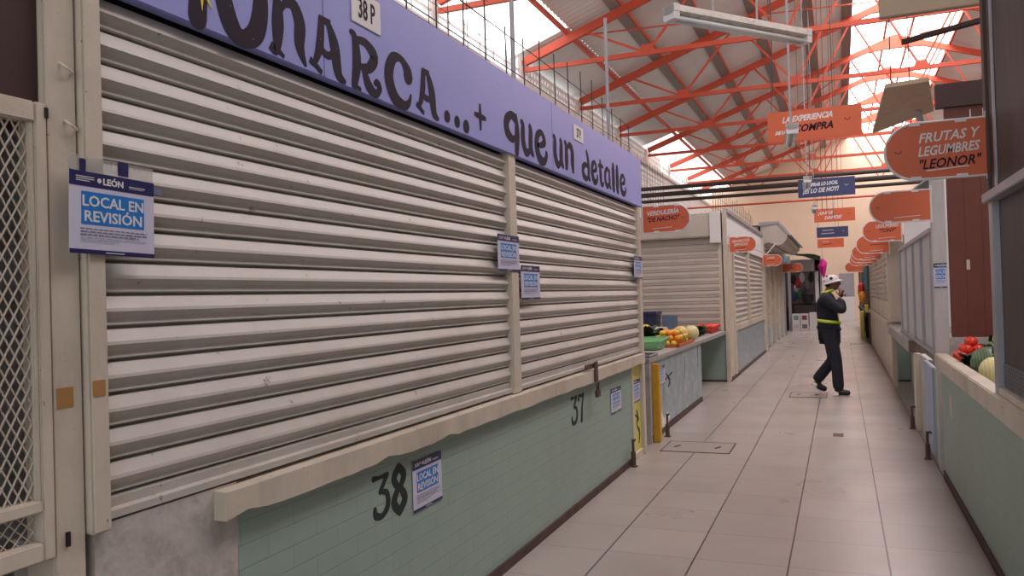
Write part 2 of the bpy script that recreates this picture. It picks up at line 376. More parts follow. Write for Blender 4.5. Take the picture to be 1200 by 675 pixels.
# left outer wall: solid foot, pierced concrete block lattice, ring beam, open clerestory band
wl = MB().box(-6.2, -6.0, Y0, YE, 0, 3.3).box(-6.22, -5.98, Y0, YE, 5.90, 6.0)
for k in range(13):
    y = 0.0 + 3.93 * k - 3.8
    wl.box(-6.22, -6.04, y - .12, y + .12, 3.3, 6.5)
for k in range(int((YE - 4) / .17)):
    y = 4 + k * .17; wl.box(-6.09, -6.062, y - .038, y + .038, 3.3, 6.5 if 15.84 < y < 30 else 5.9)
z = 3.3
while z < 5.9:
    wl.box(-6.088, -6.064, 4, YE, z - .038, z + .038); z += .17
for z in (6.1, 6.27, 6.44): wl.box(-6.088, -6.064, 15.84, 30, z - .038, z + .038)
wl.box(-6.2, -6.0, Y0, 4, 3.3, 5.9)

struct(wl.build('wall_left', CONC))
wf = MB()
for k in range(60):
    y = 4 + k * .65; wf.box(-6.1, -6.06, y - .02, y + .02, 6.0, 6.5)
wf.box(-6.1, -6.06, 4, YE, 6.24, 6.27)
struct(wf.build('window_1', WHITE))
# roof: corrugated sheets leaving the skylight strips open, closed by translucent sheets
def slope_z(x): return EZ + .12 + (RZ - EZ) * ((x - EX0) / (RX - EX0) if x < RX else (EX1 - x) / (EX1 - RX))
def corr(x0, x1, y0, y1, pitch=.2, amp=.018):
    mb = MB(); n = int((y1 - y0) / (pitch / 4)); V = []
    for i in range(n + 1):
        y = y0 + (y1 - y0) * i / n; d = amp * math.sin(2 * PI * (y - y0) / pitch)
        V += [(x0, y, slope_z(x0) + d), (x1, y, slope_z(x1) + d)]
    return mb.quadmesh(V, [(2 * i, 2 * i + 1, 2 * i + 3, 2 * i + 2) for i in range(n)])
rf = corr(-5.0, .5, Y0, YE); r2 = corr(3.3, 9.9, Y0, YE); r3 = corr(-6.5, -5.0, Y0, 2); r6 = corr(-6.5, -5.0, 15.84, 27.6); r4 = corr(.5, RX, Y0, 2); r5 = corr(RX, 3.3, Y0, 2)
for r in (r2, r3, r4, r5, r6): rf.quadmesh(r.v, r.f)
struct(rf.build('ceiling', SHEET))
for i, (x0, x1, mm, ya, yb) in enumerate(((.5, RX, SKYPAN, 2, YE), (RX, 3.3, SKYPAN, 2, YE), (-6.5, -5.0, SKYPAN2, 2, 15.84), (-6.5, -5.0, SKYPAN2, 27.6, YE))):
    struct(corr(x0, x1, ya, yb).build('window_%d' % (i + 2), mm))
struct(MB().box(RX - .15, RX + .15, Y0, YE, RZ + .14, RZ + .18).build('trim_1', SHEET))

# purlins along the hall (each an orange channel carrying a brown gutter-like shade strip)
pur_x = [-5.05, -3.9, -2.75, -1.6, -.45, .5, 1.5, 2.2, 3.3, 4.6, 6.0, 7.5]
words = ['nearest the left eave', 'second from the left eave', 'third from the left eave', 'fourth from the left eave', 'fifth from the left eave',
         'at the left edge of the ridge skylight', 'just left of the ridge', 'just right of the ridge', 'at the right edge of the ridge skylight',
         'second beyond the ridge skylight', 'third beyond the ridge skylight', 'nearest the right eave']
for x, wd in zip(pur_x, words):
    t = thing('roof_purlin', 'orange steel roof purlin running down the hall, ' + wd, 'purlin', (x, Y0, slope_z(x) - .1), 'purlins under the roof')
    MB().box(x - .03, x + .03, Y0, YE, slope_z(x) - .12, slope_z(x) - .03).build('channel', ORST, t)
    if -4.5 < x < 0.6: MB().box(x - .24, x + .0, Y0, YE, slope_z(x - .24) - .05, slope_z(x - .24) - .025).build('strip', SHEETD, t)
# trusses
def truss(y):
    t = thing('roof_truss', 'x', 'truss', (RX, y, 6.3), 'roof trusses')
    up = lambda x: EZ + (RZ - EZ) * ((x - EX0) / (RX - EX0) if x < RX else (EX1 - x) / (EX1 - RX)) - .1
    MB().beam((EX0, y, up(EX0)), (RX, y, up(RX)), .09, .17).build('top_chord', ORST, t)
    MB().beam((RX, y, up(RX)), (EX1, y, up(EX1)), .09, .17).build('top_chord', ORST, t)
    MB().beam((EX0, y, 6.28), (EX1, y, 6.28), .07, .09).build('bottom_chord', ORST, t)
    MB().prism([(RX - .75, up(RX - .75) - .1), (RX - .75, up(RX - .75) + .09), (RX, up(RX) + .1), (RX + .75, up(RX + .75) + .09), (RX + .75, up(RX + .75) - .1), (RX + .3, up(RX) - .33), (RX - .3, up(RX) - .33)], 'y', y - .055, y + .055).build('ridge_plate', ORST, t)
    xs = [EX0 + (EX1 - EX0) * k / 12 for k in range(13)]
    for k in range(1, 12):
        a = (xs[k], y, 6.28) if k % 2 == 0 else (xs[k], y, up(xs[k]))
        for dk in (-1, 1):
            j = k + dk
            if k % 2 == 0 and 0 < j < 12: MB().beam(a, (xs[j], y, up(xs[j])), .045, .045).build('web_brace', ORST, t)
        if k % 2 == 0: MB().prism([(xs[k] - .16, 6.3), (xs[k] + .16, 6.3), (xs[k] + .1, 6.45), (xs[k] - .1, 6.45)], 'y', y - .02, y + .02).build('node_plate', ORST, t)
    return t
ys = [4.1 + 3.93 * k for k in range(10)]
tw = ['nearest the camera', 'second from the camera', 'third from the camera', 'fourth from the camera', 'fifth from the camera', 'sixth from the camera', 'fourth before the far wall', 'third before the far wall', 'second before the far wall', 'last before the far wall']
t0 = truss(ys[0]); t0['label'] = 'orange red steel roof truss spanning the hall, ' + tw[0]
for y, wd in list(zip(ys, tw))[1:]:
    dup(t0, (RX, y, 6.3), 'orange red steel roof truss spanning the hall, ' + wd)
# sag rods running between trusses (the long diagonals)
for i, (x0, x1, ya, yb, wd) in enumerate(((-4.9, 1.6, ys[3], ys[5], 'nearer one above the blue shop sign'), (-4.9, 1.6, ys[8], ys[6], 'crossing the middle of the hall'), (1.9, 6.5, ys[6], ys[4], 'on the right of the ridge'))):
    o = MB().tube([(x0, ya, slope_z(x0) - .22), (x1, yb, slope_z(x1) - .22)], .018, 6).build('tie_rod', ORST)
    tag(o, 'thin orange diagonal tie rod under the roof, ' + wd, 'tie rod', 'roof tie rods')
# pipes across the hall
for i, (zz, r, wd) in enumerate(((4.64, .06, 'topmost'), (4.46, .07, 'middle'), (4.28, .05, 'lowest'))):
    o = MB().tube([(-5.99, 24 + .1 * i, zz), (9.5, 24 + .1 * i, zz)], r, 10).build('service_pipe', DKST)
    tag(o, 'dark pipe crossing high over the aisle, %s of the three' % wd, 'pipe', 'pipes across the hall')
o = MB().tube([(-5.99, 30, 4.6), (9.5, 30, 4.6)], .035, 8).build('service_pipe', ORST)
tag(o, 'thin red pipe crossing the hall behind the dark pipes', 'pipe')

# ------------------------------------------------------------------ roller shutters
def shutter_prof(z0, z1, p=.0865, xb=0.0, d=.02):
    prof = []; n = int(round((z1 - z0) / p)); p = (z1 - z0) / n
    for k in range(n):
        b = z0 + k * p
        prof += [(xb - .012, b + .0), (xb - .012, b + .05 * p), (xb + .2 * d, b + .07 * p), (xb + .42 * d, b + .11 * p), (xb + .3 * d, b + .17 * p),
                 (xb + .26 * d, b + .2 * p), (xb + .42 * d, b + .32 * p), (xb + .8 * d, b + .45 * p), (xb + d, b + .5 * p), (xb + .9 * d, b + .6 * p), (xb + .25 * d, b + .96 * p)]
    prof.append((xb - .012, z1)); return prof
def shutter_x(name, label, x, y0, y1, z0, z1, m, group, bar=True, d=.02, p=.0865, facing=1):
    t = thing(name, label, 'shutter', (x, (y0 + y1) / 2, z0), group)
    zz = z0 + (.055 if bar else 0)
    pr = [(x + (u) * facing, v) for u, v in shutter_prof(zz, z1, p, 0, d)]
    MB().sweep(pr, 'y', y0, y1).build('slat_curtain', m, t)
    if bar: MB().prism([(x, z0), (x + facing * .03, z0), (x + facing * .03, z0 + .02), (x + facing * .012, z0 + .025), (x + facing * .012, z0 + .05), (x, z0 + .055)], 'y', y0, y1).build('bottom_bar', m, t)
    return t
def shutter_y(name, label, y, x0, x1, z0, z1, m, group, d=.015, p=.0865):
    t = thing(name, label, 'shutter', ((x0 + x1) / 2, y, z0), group)
    mb = MB(); pr = shutter_prof(z0, z1, p, 0, d); n = len(pr)
    V = [(x0, y - u, v) for u, v in pr] + [(x1, y - u, v) for u, v in pr]
    mb.quadmesh(V, [(i, i + 1, n + i + 1, n + i) for i in range(n - 1)]).build('slat_curtain', m, t)
    return t

# ------------------------------------------------------------------ shop 37/38 on the left
X = -1.76
st = thing('market_stall', 'closed corner shop with seafoam painted brick front numbered 37 and 38', 'market stall', (X, 4.5, 0))
MB().box(X - .10, X - .002, 2.02, 7.12, .05, .92).build('front_wall', GREENB, st)
MB().box(X - .1, X - .004, 1.5, 2.02, .0, .955).build('whitewashed_wall', WASH, st)['label'] = 'rough dirty whitewashed patch left of the green wall'
MB().box(X - .06, X + .012, 1.55, 7.12, 0, .055).build('kick_strip', KICK, st)
# ledge with slightly ragged lower edge
lv = []; yy = [1.92 + (7.5 - 1.92) * i / 60 for i in range(61)]
low = [.862 + random.uniform(-.004, .004) + (.012 if random.random() < .08 else 0) for _ in yy]
mb = MB(); V = []
for y_, l_ in zip(yy, low): V += [(X + .0, y_, l_), (X + .045, y_, l_), (X + .045, y_, .945), (X - .045, y_, .95), (X - .045, y_, l_)]
F = []
for i in range(60):
    a = i * 5
    for j in range(5): F.append((a + j, a + (j + 1) % 5, a + 5 + (j + 1) % 5, a + 5 + j))
F += [(0, 1, 2, 3, 4), tuple(300 + j for j in (4, 3, 2, 1, 0))]
mb.quadmesh(V, F).build('counter_ledge', CREAM, st)
MB().box(X - .1, X + .0, 1.386, 1.475, 0, 2.5).build('post', CREAM, st, .006)
MB().box(X - .05, X + .022, 1.478, 1.535, .94, 2.34).build('post', CREAM, st, .006)
MB().box(X - .08, X + .012, 4.315, 4.43, .95, 2.34).build('post', CREAM, st, .006)
MB().box(X - .08, X + .012, 7.52, 7.62, .0, 2.34).build('post', CREAM, st, .006)
MB().box(X - .05, X + .01, 7.1, 7.17, .0, .87).build('post', CREAM, st, .004)
MB().box(X - .06, X - .02, 7.17, 7.52, .06, .87).build('side_panel', YELLOWP, st)['label'] = 'narrow yellow painted panel with black scrawl'
MB().box(X - .06, X + .0, 7.17, 7.52, .0, .06).build('sill', CREAM, st)
flat([stroke([(7.36, .44, .02), (7.40, .36, .05), (7.36, .30, .02), (7.45, .22, .04), (7.42, .12, .02)]), stroke([(7.3, .4, .015), (7.44, .34, .03)])], 'scrawl', INK, st, (X - .02, 0, 0), UY, UZ, NX)
for y_ in (1.40, 1.405): pass
for (y_, z_) in ((1.44, 2.10), (1.45, 1.96)):
    MB().tube([(X + .0, y_ - .012, z_ + .012), (X + .014, y_ - .004, z_), (X + .014, y_ + .012, z_ - .008), (X + .002, y_ + .022, z_ - .006)], .0035, 6).build('hook', CREAM, st)
MB().box(X - .002, X + .006, 1.415, 1.425, .93, .965).build('latch_slot', DARK, st)
MB().box(X + .0, X + .0012, 1.40, 1.445, 1.265, 1.315).build('tape_patch', BROWNT, st)
MB().box(X + .0225, X + .0237, 1.482, 1.52, 1.285, 1.325).build('tape_patch', BROWNT, st)
MB().box(X - .12, X - .05, 1.5, 7.6, 2.27, 2.75).build('lintel', DARK, st)
MB().box(-5.2, X - .05, 7.55, 7.62, 0, 2.7).box(-5.2, -5.1, -3, 7.55, 0, 2.7).build('side_wall', WASH, st)
MB().box(-5.2, X - .04, -3, 7.62, 2.72, 2.76).build('roof', DKST, st)
MB().box(X - .3, X - .12, 1.5, 7.55, .0, .9).build('counter_core', WASH, st)
flat(letters([('3', 2.80, 2.925, .63, .79), ('8', 2.95, 3.065, .61, .80)]), 'painted_number', STENCIL, st, (X - .002, 0, 0), UY, UZ, NX)['label'] = 'dark stencilled number 38'
flat(letters([('3', 5.38, 5.52, .61, .79), ('7', 5.55, 5.69, .61, .79)]), 'painted_number', STENCIL, st, (X - .002, 0, 0), UY, UZ, NX)['label'] = 'dark stencilled number 37'

shutter_x('roller_shutter', 'wide cream roller shutter of shop 38 with a poster at its left edge', X - .03, 1.535, 4.32, .962, 2.325, SHUT, 'cream shutters of the blue sign shop', d=.026)
shutter_x('roller_shutter', 'smaller cream roller shutter of shop 37 with a padlock', X - .03, 4.43, 7.53, .962, 2.325, SHUT, 'cream shutters of the blue sign shop', d=.026)

bn = thing('shop_sign', 'long periwinkle blue fascia board with black hand painted lettering', 'sign', (X, 4.5, 2.33))
MB().box(X - .02, X + .022, 1.3, 7.66, 2.335, 2.795).build('sign_board', BLUE, bn, .003)
for y_ in (2.51, 5.08): MB().box(X + .022, X + .0226, y_, y_ + .003, 2.338, 2.79).build('board_joint', INK, bn)
S = [('M', 1.60, 1.935, 2.36, 2.60), ('O', 1.965, 2.175, 2.352, 2.60), ('N', 2.21, 2.40, 2.352, 2.55), ('A', 2.43, 2.65, 2.352, 2.555), ('R', 2.69, 2.90, 2.35, 2.555), ('C', 2.95, 3.165, 2.35, 2.56), ('A', 3.22, 3.43, 2.36, 2.56),
     ('.', 3.49, 3.55, 2.36, 2.42), ('.', 3.60, 3.66, 2.355, 2.415), ('.', 3.70, 3.77, 2.35, 2.41), ('+', 3.84, 3.99, 2.40, 2.535),
     ('q', 4.26, 4.49, 2.385, 2.57), ('u', 4.50, 4.72, 2.37, 2.555), ('e', 4.75, 4.96, 2.365, 2.555), ('u', 5.09, 5.31, 2.38, 2.57), ('n', 5.33, 5.55, 2.38, 2.57),
     ('d', 5.73, 5.95, 2.38, 2.54), ('e', 5.98, 6.15, 2.38, 2.54), ('t', 6.17, 6.33, 2.38, 2.55), ('a', 6.35, 6.55, 2.385, 2.54), ('l', 6.58, 6.68, 2.385, 2.545), ('l', 6.71, 6.81, 2.385, 2.545), ('e', 6.85, 7.05, 2.385, 2.55)]
for a_, b_, w_ in ((0, 10, 'MONARCA...'), (10, 11, '+'), (11, 14, 'que'), (14, 16, 'un'), (16, 23, 'detalle')):
    flat(letters(S[a_:b_], 1.2 if a_ == 0 else 1.3 if w_ == '+' else 1.65), 'painted_word', INK, bn, (X + .022, 0, 0), UY, UZ, NX)['label'] = 'black painted lettering ' + w_
sv = []
for k in range(16):
    r = .062 if k % 2 == 0 else .02
    sv.append((1.893 + r * math.cos(k * PI / 8), 2.452 + r * 1.1 * math.sin(k * PI / 8)))
flat([(sv, [tuple(range(16))])], 'painted_star', mat('yellow_star_paint', s(240, 210, 60), .5), bn, (X + .0235, 0, 0), UY, UZ, NX)
def plate(y0, y1, z0, z1, txt, label, tilt=0):
    t = thing('number_plate', label, 'number plate', (X + .025, (y0 + y1) / 2, z0), 'number plates on the blue sign')
    MB().box(X + .0225, X + .0265, y0, y1, z0, z1).build('plate', WHITE, t, .001)
    V, F = text_geo(txt, (z1 - z0) * .85, bold=.002, align='CENTER', sx=.62)
    flat([(V, F)], 'lettering', INK, t, (X + .0265, (y0 + y1) / 2, z0 + (z1 - z0) * .22), UY, UZ, NX)
plate(2.70, 2.915, 2.605, 2.74, '38 P', 'white number plate reading 38 P above the letters ARC')
plate(5.55, 5.78, 2.63, 2.74, '37 P', 'white number plate reading 37 P above the word un')

# mesh gate and dark boards left of the post
gt = thing('mesh_gate', 'cream framed expanded metal gate at the far left', 'gate', (X, 1.1, .9))
MB().box(X - .03, X + .01, 1.352, 1.383, .915, 2.0).build('frame_stile', CREAM, gt, .004)
MB().box(X - .03, X + .01, .3, .35, .915, 2.0).build('frame_stile', CREAM, gt, .004)
MB().box(X - .03, X + .01, .35, 1.352, 1.95, 2.0).build('frame_rail', CREAM, gt, .004)
MB().box(X - .03, X + .01, .35, 1.352, 1.03, 1.06).build('frame_rail', CREAM, gt, .004)
MB().box(X - .03, X + .01, .35, 1.352, .915, .96).build('frame_rail', CREAM, gt, .004)
MB().box(X - .02, X + .004, 1.340, 1.352, 1.06, 1.95).build('inner_strip', CREAM, gt, .002)
def mesh_panel(y0, y1, z0, z1, x, dy, dz, w):
    mb = MB(); sl = dz / dy
    for sg in (1, -1):
        c = -(y1 - y0) * sl
        k = 0
        while True:
            zb = z0 - (y1 - y0) * sl + k * dz; k += 1
            if zb > z1: break
            pts = []
            for yy_ in (y0, y1):
                pts.append((yy_, zb + (yy_ - y0) * sl if sg > 0 else zb + (y1 - yy_) * sl))
            (ya, za), (yb, zb2) = pts
            def clip(zc):
                return ya + (zc - za) * (yb - ya) / (zb2 - za)
            P_ = [list(q) for q in pts]
            for q in P_:
                if q[1] < z0: q[0] = clip(z0); q[1] = z0
                if q[1] > z1: q[0] = clip(z1); q[1] = z1
            if abs(P_[0][0] - P_[1][0]) < 1e-4: continue
            if not (y0 - 1e-4 <= P_[0][0] <= y1 + 1e-4 and y0 - 1e-4 <= P_[1][0] <= y1 + 1e-4): continue
            xo = x + sg * .0008
            mb.beam((xo, P_[0][0], P_[0][1]), (xo, P_[1][0], P_[1][1]), w, .0025)
    return mb
mesh_panel(.35, 1.342, 1.06, 1.95, X - .008, .026, .046, .0045).build('expanded_mesh', CREAM, gt)
mesh_panel(.35, 1.352, .96, 1.03, X - .02, .03, .03, .002).build('expanded_mesh', CREAM, gt)
MB().box(X - .002, X + .012, 1.376, 1.386, 1.965, 1.99).build('hinge', DARK, gt)
t = thing('back_board', 'dark maroon boards behind and above the mesh gate', 'board', (X - .1, .8, 0))
MB().box(X - .04, X - .02, -.3, 1.383, 2.005, 2.9).build('upper_board', MAROON, t)
MB().box(X - .32, X - .3, -.3, 1.383, .0, 2.0).build('lower_board', MAROON, t)
MB().box(X - .3, X - .2, -.3, 1.36, .0, .93).build('base_block', KICK, t)
o = MB().box(X - .26, X - .12, .4, 1.33, 1.62, 1.65).build('plank_shelf', CREAM); tag(o, 'pale shelf plank seen dimly behind the mesh gate', 'shelf')

# ------------------------------------------------------------------ revision posters
def poster(y, z, label, x=X, h=.215, w=.27, rz=0, rx=0):
    t = thing('revision_poster', label, 'poster', (0, 0, 0), 'LOCAL EN REVISIÓN posters')
    MB().box(0, .0015, 0, w, 0, h).build('paper', PAPER, t)
    MB().box(.0015, .0022, 0, w, h * .82, h).build('header_band', NAVY, t); MB().box(.0015, .0022, 0, w, 0, h * .055).build('footer_band', NAVY, t)
    MB().box(.0015, .0022, w * .13, w * .87, h * .36, h * .76).build('title_box', PBLUE, t)
    a = text_geo('LOCAL EN', h * .185, bold=.0007, align='CENTER', sx=w / h * .84)
    b = text_geo('REVISIÓN', h * .185, bold=.0007, align='CENTER', sx=w / h * .88)
    c = text_geo('LEÓN', h * .11, bold=.0008, sx=1.1)
    g = [([(u + w * .5, v + h * .585) for u, v in a[0]], a[1]), ([(u + w * .5, v + h * .40) for u, v in b[0]], b[1]), ([(u + w * .37, v + h * .87) for u, v in c[0]], c[1]),
         disc(w * .33, h * .91, h * .03), rect(w * .07, w * .27, h * .93, h * .94), rect(w * .07, w * .27, h * .905, h * .915), rect(w * .07, w * .22, h * .88, h * .89), rect(w * .68, w * .88, h * .89, h * .90), rect(w * .68, w * .86, h * .87, h * .875), rect(w * .4, w * .62, h * .02, h * .03)]
    flat(g, 'white_lettering', WHITE, t, (.0022, 0, 0), UY, UZ, NX, .0006)
    g = []
    for k, (l, r) in enumerate(((.12, .9), (.12, .9), (.12, .8), (.12, .9), (.12, .55))):
        zz = h * (.30 - .035 * k); u = l
        while u < r:
            q = min(r, u + random.uniform(.04, .09)); g.append(rect(w * u, w * q, zz, zz + h * (.013 if k < 3 else .006))); u = q + .015
    flat(g, 'small_print', GREY, t, (.0015, 0, 0), UY, UZ, NX, .0006)
    t.location = (x, y, z); t.rotation_euler = (rx, 0, rz)
    return t
p0 = poster(1.418, 1.643, 'large nearest notice poster taped across the cream post beside the wide shutter', X + .03, .205, .262, rx=-.02)
for mb_, nm_, mm_ in ((MB().box(-.001, -.0002, -.0, .26, .2052, .243), 'clear_tape', mat('clear_tape', s(200, 196, 192), .15, alpha=.4)),
                      (MB().box(.0, .0015, .145, .178, .209, .246), 'emblem_card', NAVY),
                      (MB().box(.0, .0012, .030, .048, .2055, .236), 'torn_corner', NAVY),
                      (MB().box(.0005, .0012, .2625, .292, .176, .193), 'torn_corner', mat('torn_print', s(110, 118, 150), .4))):
    o_ = mb_.build(nm_, mm_); o_.parent = p0
poster(3.12, .572, 'notice poster pasted right of the painted number 38', X + .001, .225, .275, rx=.01)
p1 = poster(4.115, 1.655, 'notice poster at the right edge of the wide shutter, higher of the middle pair', X + .014, .205, .32)
dup(p1, (X + .0145, 4.455, 1.49), 'notice poster low on the left edge of the smaller shutter, lower of the middle pair')
dup(p1, (X + .0145, 7.3, 1.65), 'notice poster on the end post at the far edge of the smaller shutter')
dup(p1, (X + .002, 6.41, .53), 'notice poster on the green wall right of the painted number 37')
dup(p1, (X - .018, 7.19, .51), 'notice poster on the narrow yellow panel')

# padlock and hasp
t = thing('padlock', 'rusty hasp and padlock hanging on the ledge of the smaller shutter', 'padlock', (X + .06, 5.85, .8))
MB().box(X + .03, X + .04, 5.62, 5.84, .965, 1.0).build('hasp_bar', RUST, t, .002)
MB().box(X + .046, X + .056, 5.80, 5.88, .86, 1.01).build('hasp_plate', RUST, t, .002)
MB().tube([(X + .06, 5.82, .80), (X + .06, 5.815, .845), (X + .06, 5.84, .865), (X + .06, 5.865, .845), (X + .06, 5.86, .80)], .006, 8).build('shackle', RUST, t, smooth=True)
MB().box(X + .047, X + .073, 5.80, 5.88, .745, .80).build('lock_body', RUST, t, .006)
def bolt(x, y, h, label):
    t = thing('floor_bolt', label, 'bolt', (x, y, 0), 'floor bolts along the shop fronts')
    MB().tube([(x, y, 0), (x, y, h)], .012, 8).build('rod', RUST, t)
    MB().tube([(x, y, 0), (x, y, h * .55)], .021, 10).build('sleeve', RUST, t)
    MB().box(x - .03, x + .03, y - .03, y + .03, 0, .008).build('floor_plate', RUST, t)
    MB().tube([(x, y, h * .9), (x + .02, y - .01, h), (x + .025, y - .05, h * .98)], .009, 6).build('handle', RUST, t)
    return t
b0 = bolt(X + .04, 6.95, .24, 'rusty floor bolt at the foot of the green wall near number 37')
dup(b0, (X + .03, 8.5, 0), 'rusty floor bolt beside the yellow post')
dup(b0, (.655, 7.86, 0), 'rusty floor bolt at the pale blue door, nearer of two on the right')
dup(b0, (.655, 9.5, 0), 'rusty floor bolt at the pale blue door, farther of two on the right')

# rod mesh on top of the left shops and conduits
def rod_fence(name, label, x, y0, y1, z0, z1, dy, extra=()):
    t = thing(name, label, 'wire fence', (x, (y0 + y1) / 2, z0), 'rod mesh on the stall roofs')
    y = y0; k = 0
    while y <= y1:
        lean = random.uniform(-.02, .02)
        MB().tube([(x, y, z0), (x, y + lean, z1 + random.uniform(-.05, .08))], .0042, 5).build('rod', WIRE, t); y += dy * random.uniform(.93, 1.07)
    z = z0 + .12
    while z < z1:
        MB().tube([(x, y0, z), (x, y1, z + .02)], .003, 5).build('rod', WIRE, t); z += .2
    return t
rod_fence('rod_mesh', 'thin iron rod mesh standing along the top of the blue sign', X - .05, 1.5, 7.6, 2.755, 3.16, .3)
rod_fence('rod_mesh', 'iron rod mesh behind the blue sign standing over the shop roof', -3.2, 5.0, 7.5, 2.755, 4.5, .4)
rod_fence('rod_mesh', 'iron rod mesh along the front top edge of the stall past the fruit counter', -1.95, 14.0, 20.8, 2.835, 3.35, .3)
rod_fence('rod_mesh', 'tall iron rod mesh at the back of the stall past the fruit counter', -4.1, 14.2, 20.8, 2.8, 4.6, .3)
rod_fence('rod_mesh', 'tall iron rod mesh on top of the partition beside the fruit counter', -4.9, 7.7, 13.8, 2.7, 4.6, .3)
for (y_, z1_, wd) in ((4.7, 8.1, 'nearer, taller'), (6.95, 3.95, 'farther, shorter')):
    t = thing('conduit_pole', 'grey metal pole rising behind the blue sign, %s one' % wd, 'pole', (X - .09, y_, 2.76), 'poles behind the blue sign')
    MB().tube([(X - .09, y_, 2.76), (X - .09, y_, z1_)], .015, 8).build('pipe', ALU, t)
    MB().tube([(X - .09, y_, 2.76), (X - .09, y_, 2.80)], .03, 8).build('socket', ALU, t)

# ------------------------------------------------------------------ vegetable counter (Nacho) y 7.7 - 13.9
vc = thing('vegetable_counter', 'scuffed galvanised market counter carrying fruit on the left', 'counter', (-1.9, 9.5, 0))
MB().box(-1.9, -1.82, 8.4, 11.4, .07, .80).build('front_panel', GALV, vc, .004)
MB().box(-2.5, -1.83, 11.32, 11.38, .04, .80).build('end_panel', GREENP, vc)
MB().box(-1.93, -1.815, 8.1, 11.4, 0, .06).build('kick_strip', KICK, vc)
MB().box(-3.6, -1.80, 8.05, 11.45, .80, .85).build('counter_top', STONE, vc, .005)
MB().box(-3.6, -1.80, 8.05, 8.1, .0, .80).build('end_panel', WASH, vc)
MB().box(-1.9, -1.82, 8.1, 8.4, .0, .80).build('corner_pier', WASH, vc)
MB().box(-3.6, -1.79, 11.45, 13.85, .80, .85).build('plank_extension', STONE, vc)
flat([stroke([(8.95, .62, .01), (9.15, .52, .05), (9.05, .46, .02)]), stroke([(8.85, .55, .01), (9.3, .60, .02)]), stroke([(8.8, .33, .008), (8.82, .70, .012)]), stroke([(10.1, .45, .008), (10.12, .72, .012)]), stroke([(11.1, .5, .02), (11.12, .78, .03)])], 'scrawl', INK, vc, (-1.82, 0, 0), UY, UZ, NX)
flat([([(8.42, .06), (9.0, .06), (9.1, .13), (8.95, .2), (8.8, .14), (8.6, .28), (8.42, .3)], [(0, 1, 2, 3, 4, 5, 6)])], 'bare_patch', CONC, vc, (-1.82, 0, 0), UY, UZ, NX)
dup(p1, (-1.818, 8.55, .52), 'notice poster on the galvanised counter behind the yellow post')
o = MB().box(-1.80, -1.73, 8.13, 8.23, 0, .79).build('guard_post', POSTY, None, .008); tag(o, 'upright yellow painted post at the end of the fruit counter', 'post')
o = MB().box(-5.0, -1.78, 7.66, 7.70, 0, 2.7).build('partition_panel', DARK); tag(o, 'dark partition panel between the blue sign shop and fruit counter', 'partition')
# floor hatches
HATCHM = mat('hatch_tile', s(158, 147, 141), .35, var=.05)
def hatch(x0, x1, y0, y1, label):
    t = thing('floor_hatch', label, 'hatch', ((x0 + x1) / 2, (y0 + y1) / 2, 0), 'hatches in the aisle floor')
    MB().box(x0 + .012, x1 - .012, y0 + .012, y1 - .012, 0, .004).build('cover', HATCHM, t)
    MB().box(x0, x1, y0, y0 + .012, 0, .005).box(x0, x1, y1 - .012, y1, 0, .005).box(x0, x0 + .012, y0, y1, 0, .005).box(x1 - .012, x1, y0, y1, 0, .005).build('frame', DKST, t)
    for xx in (x0 + .12, x1 - .14): MB().tube([(xx - .02, (y0 + y1) / 2 - .05, .006), (xx + .02, (y0 + y1) / 2 + .04, .006)], .007, 6).build('lift_handle', RUST, t)
hatch(-1.65, -1.0, 7.70, 8.24, 'steel edged tiled floor hatch with two handles near the yellow post')
hatch(-.72, -.22, 11.97, 12.55, 'steel edged floor hatch near the walking person')
hatch(.2, .62, 23.4, 23.95, 'small dark edged floor hatch far down the aisle')
t = MB().box(-.12, -.02, 8.85, 9.05, 0, .002).build('floor_drain', RUST); tag(t, 'small rusty drain mark in the aisle tiles', 'drain')

# ---------------- produce on the left counter
def fruit(name, label, cat, m, c, r, grp, sz=1., stem=None, **k):
    t = thing(name, label, cat, (c[0], c[1], c[2] - r * sz), grp)
    MB().ball(c, r, k.get('sx', 1), k.get('sy', 1), sz).build('flesh' if False else 'body', m, t, smooth=True)
    MB().tube([(c[0], c[1], c[2] + r * sz * .94), (c[0] + .004, c[1], c[2] + r * sz * 1.08)], r * .09, 6).build('stem', stem or DGREEN, t)
    return t
tray = thing('fruit_tray', 'shallow orange brown tray holding the oranges', 'tray', (-1.95, 9.7, .85))
MB().box(-2.18, -1.81, 9.7, 10.8, .85, .86).build('base', CRATEO, tray)
MB().box(-2.18, -1.81, 9.7, 9.72, .86, .89).box(-2.18, -1.81, 10.78, 10.8, .86, .89).box(-1.825, -1.81, 9.7, 10.8, .86, .89).box(-2.18, -2.165, 9.7, 10.8, .86, .89).build('rim', CRATEO, tray)
ob = {}
kinds = [('orange', ORANGE_F), ('mango', YELLOW_F), ('lime', GREEN_F)]
ii = 0
ordn = ['first', 'second', 'third', 'fourth', 'fifth', 'sixth', 'seventh']
lay = [(.895, 4, 8, .073, -2.12, 9.79), (.955, 4, 6, .073, -2.09, 9.86), (1.012, 3, 4, .073, -2.05, 9.94)]
for li, (zc, nx, ny, sp, xs_, ys_) in enumerate(lay):
    for a in range(nx):
        for b_ in range(ny):
            k = (0, 0, 1, 0, 2, 0, 1)[(a * 3 + b_ * 5 + li) % 7]
            nm, mm = kinds[k]
            pos = (xs_ + a * .078, ys_ + b_ * .11 + random.uniform(-.008, .008), zc)
            lab = {'orange': 'ripe orange fruit in the citrus heap on the counter tray', 'mango': 'yellow fruit in the citrus heap on the counter tray', 'lime': 'greenish fruit in the citrus heap on the counter tray'}[nm]
            if nm not in ob:
                ob[nm] = fruit(nm, lab, nm, mm, pos, .037, nm + ' fruit in the citrus heap')
            else: dup(ob[nm], (pos[0], pos[1], pos[2] - .037), lab)
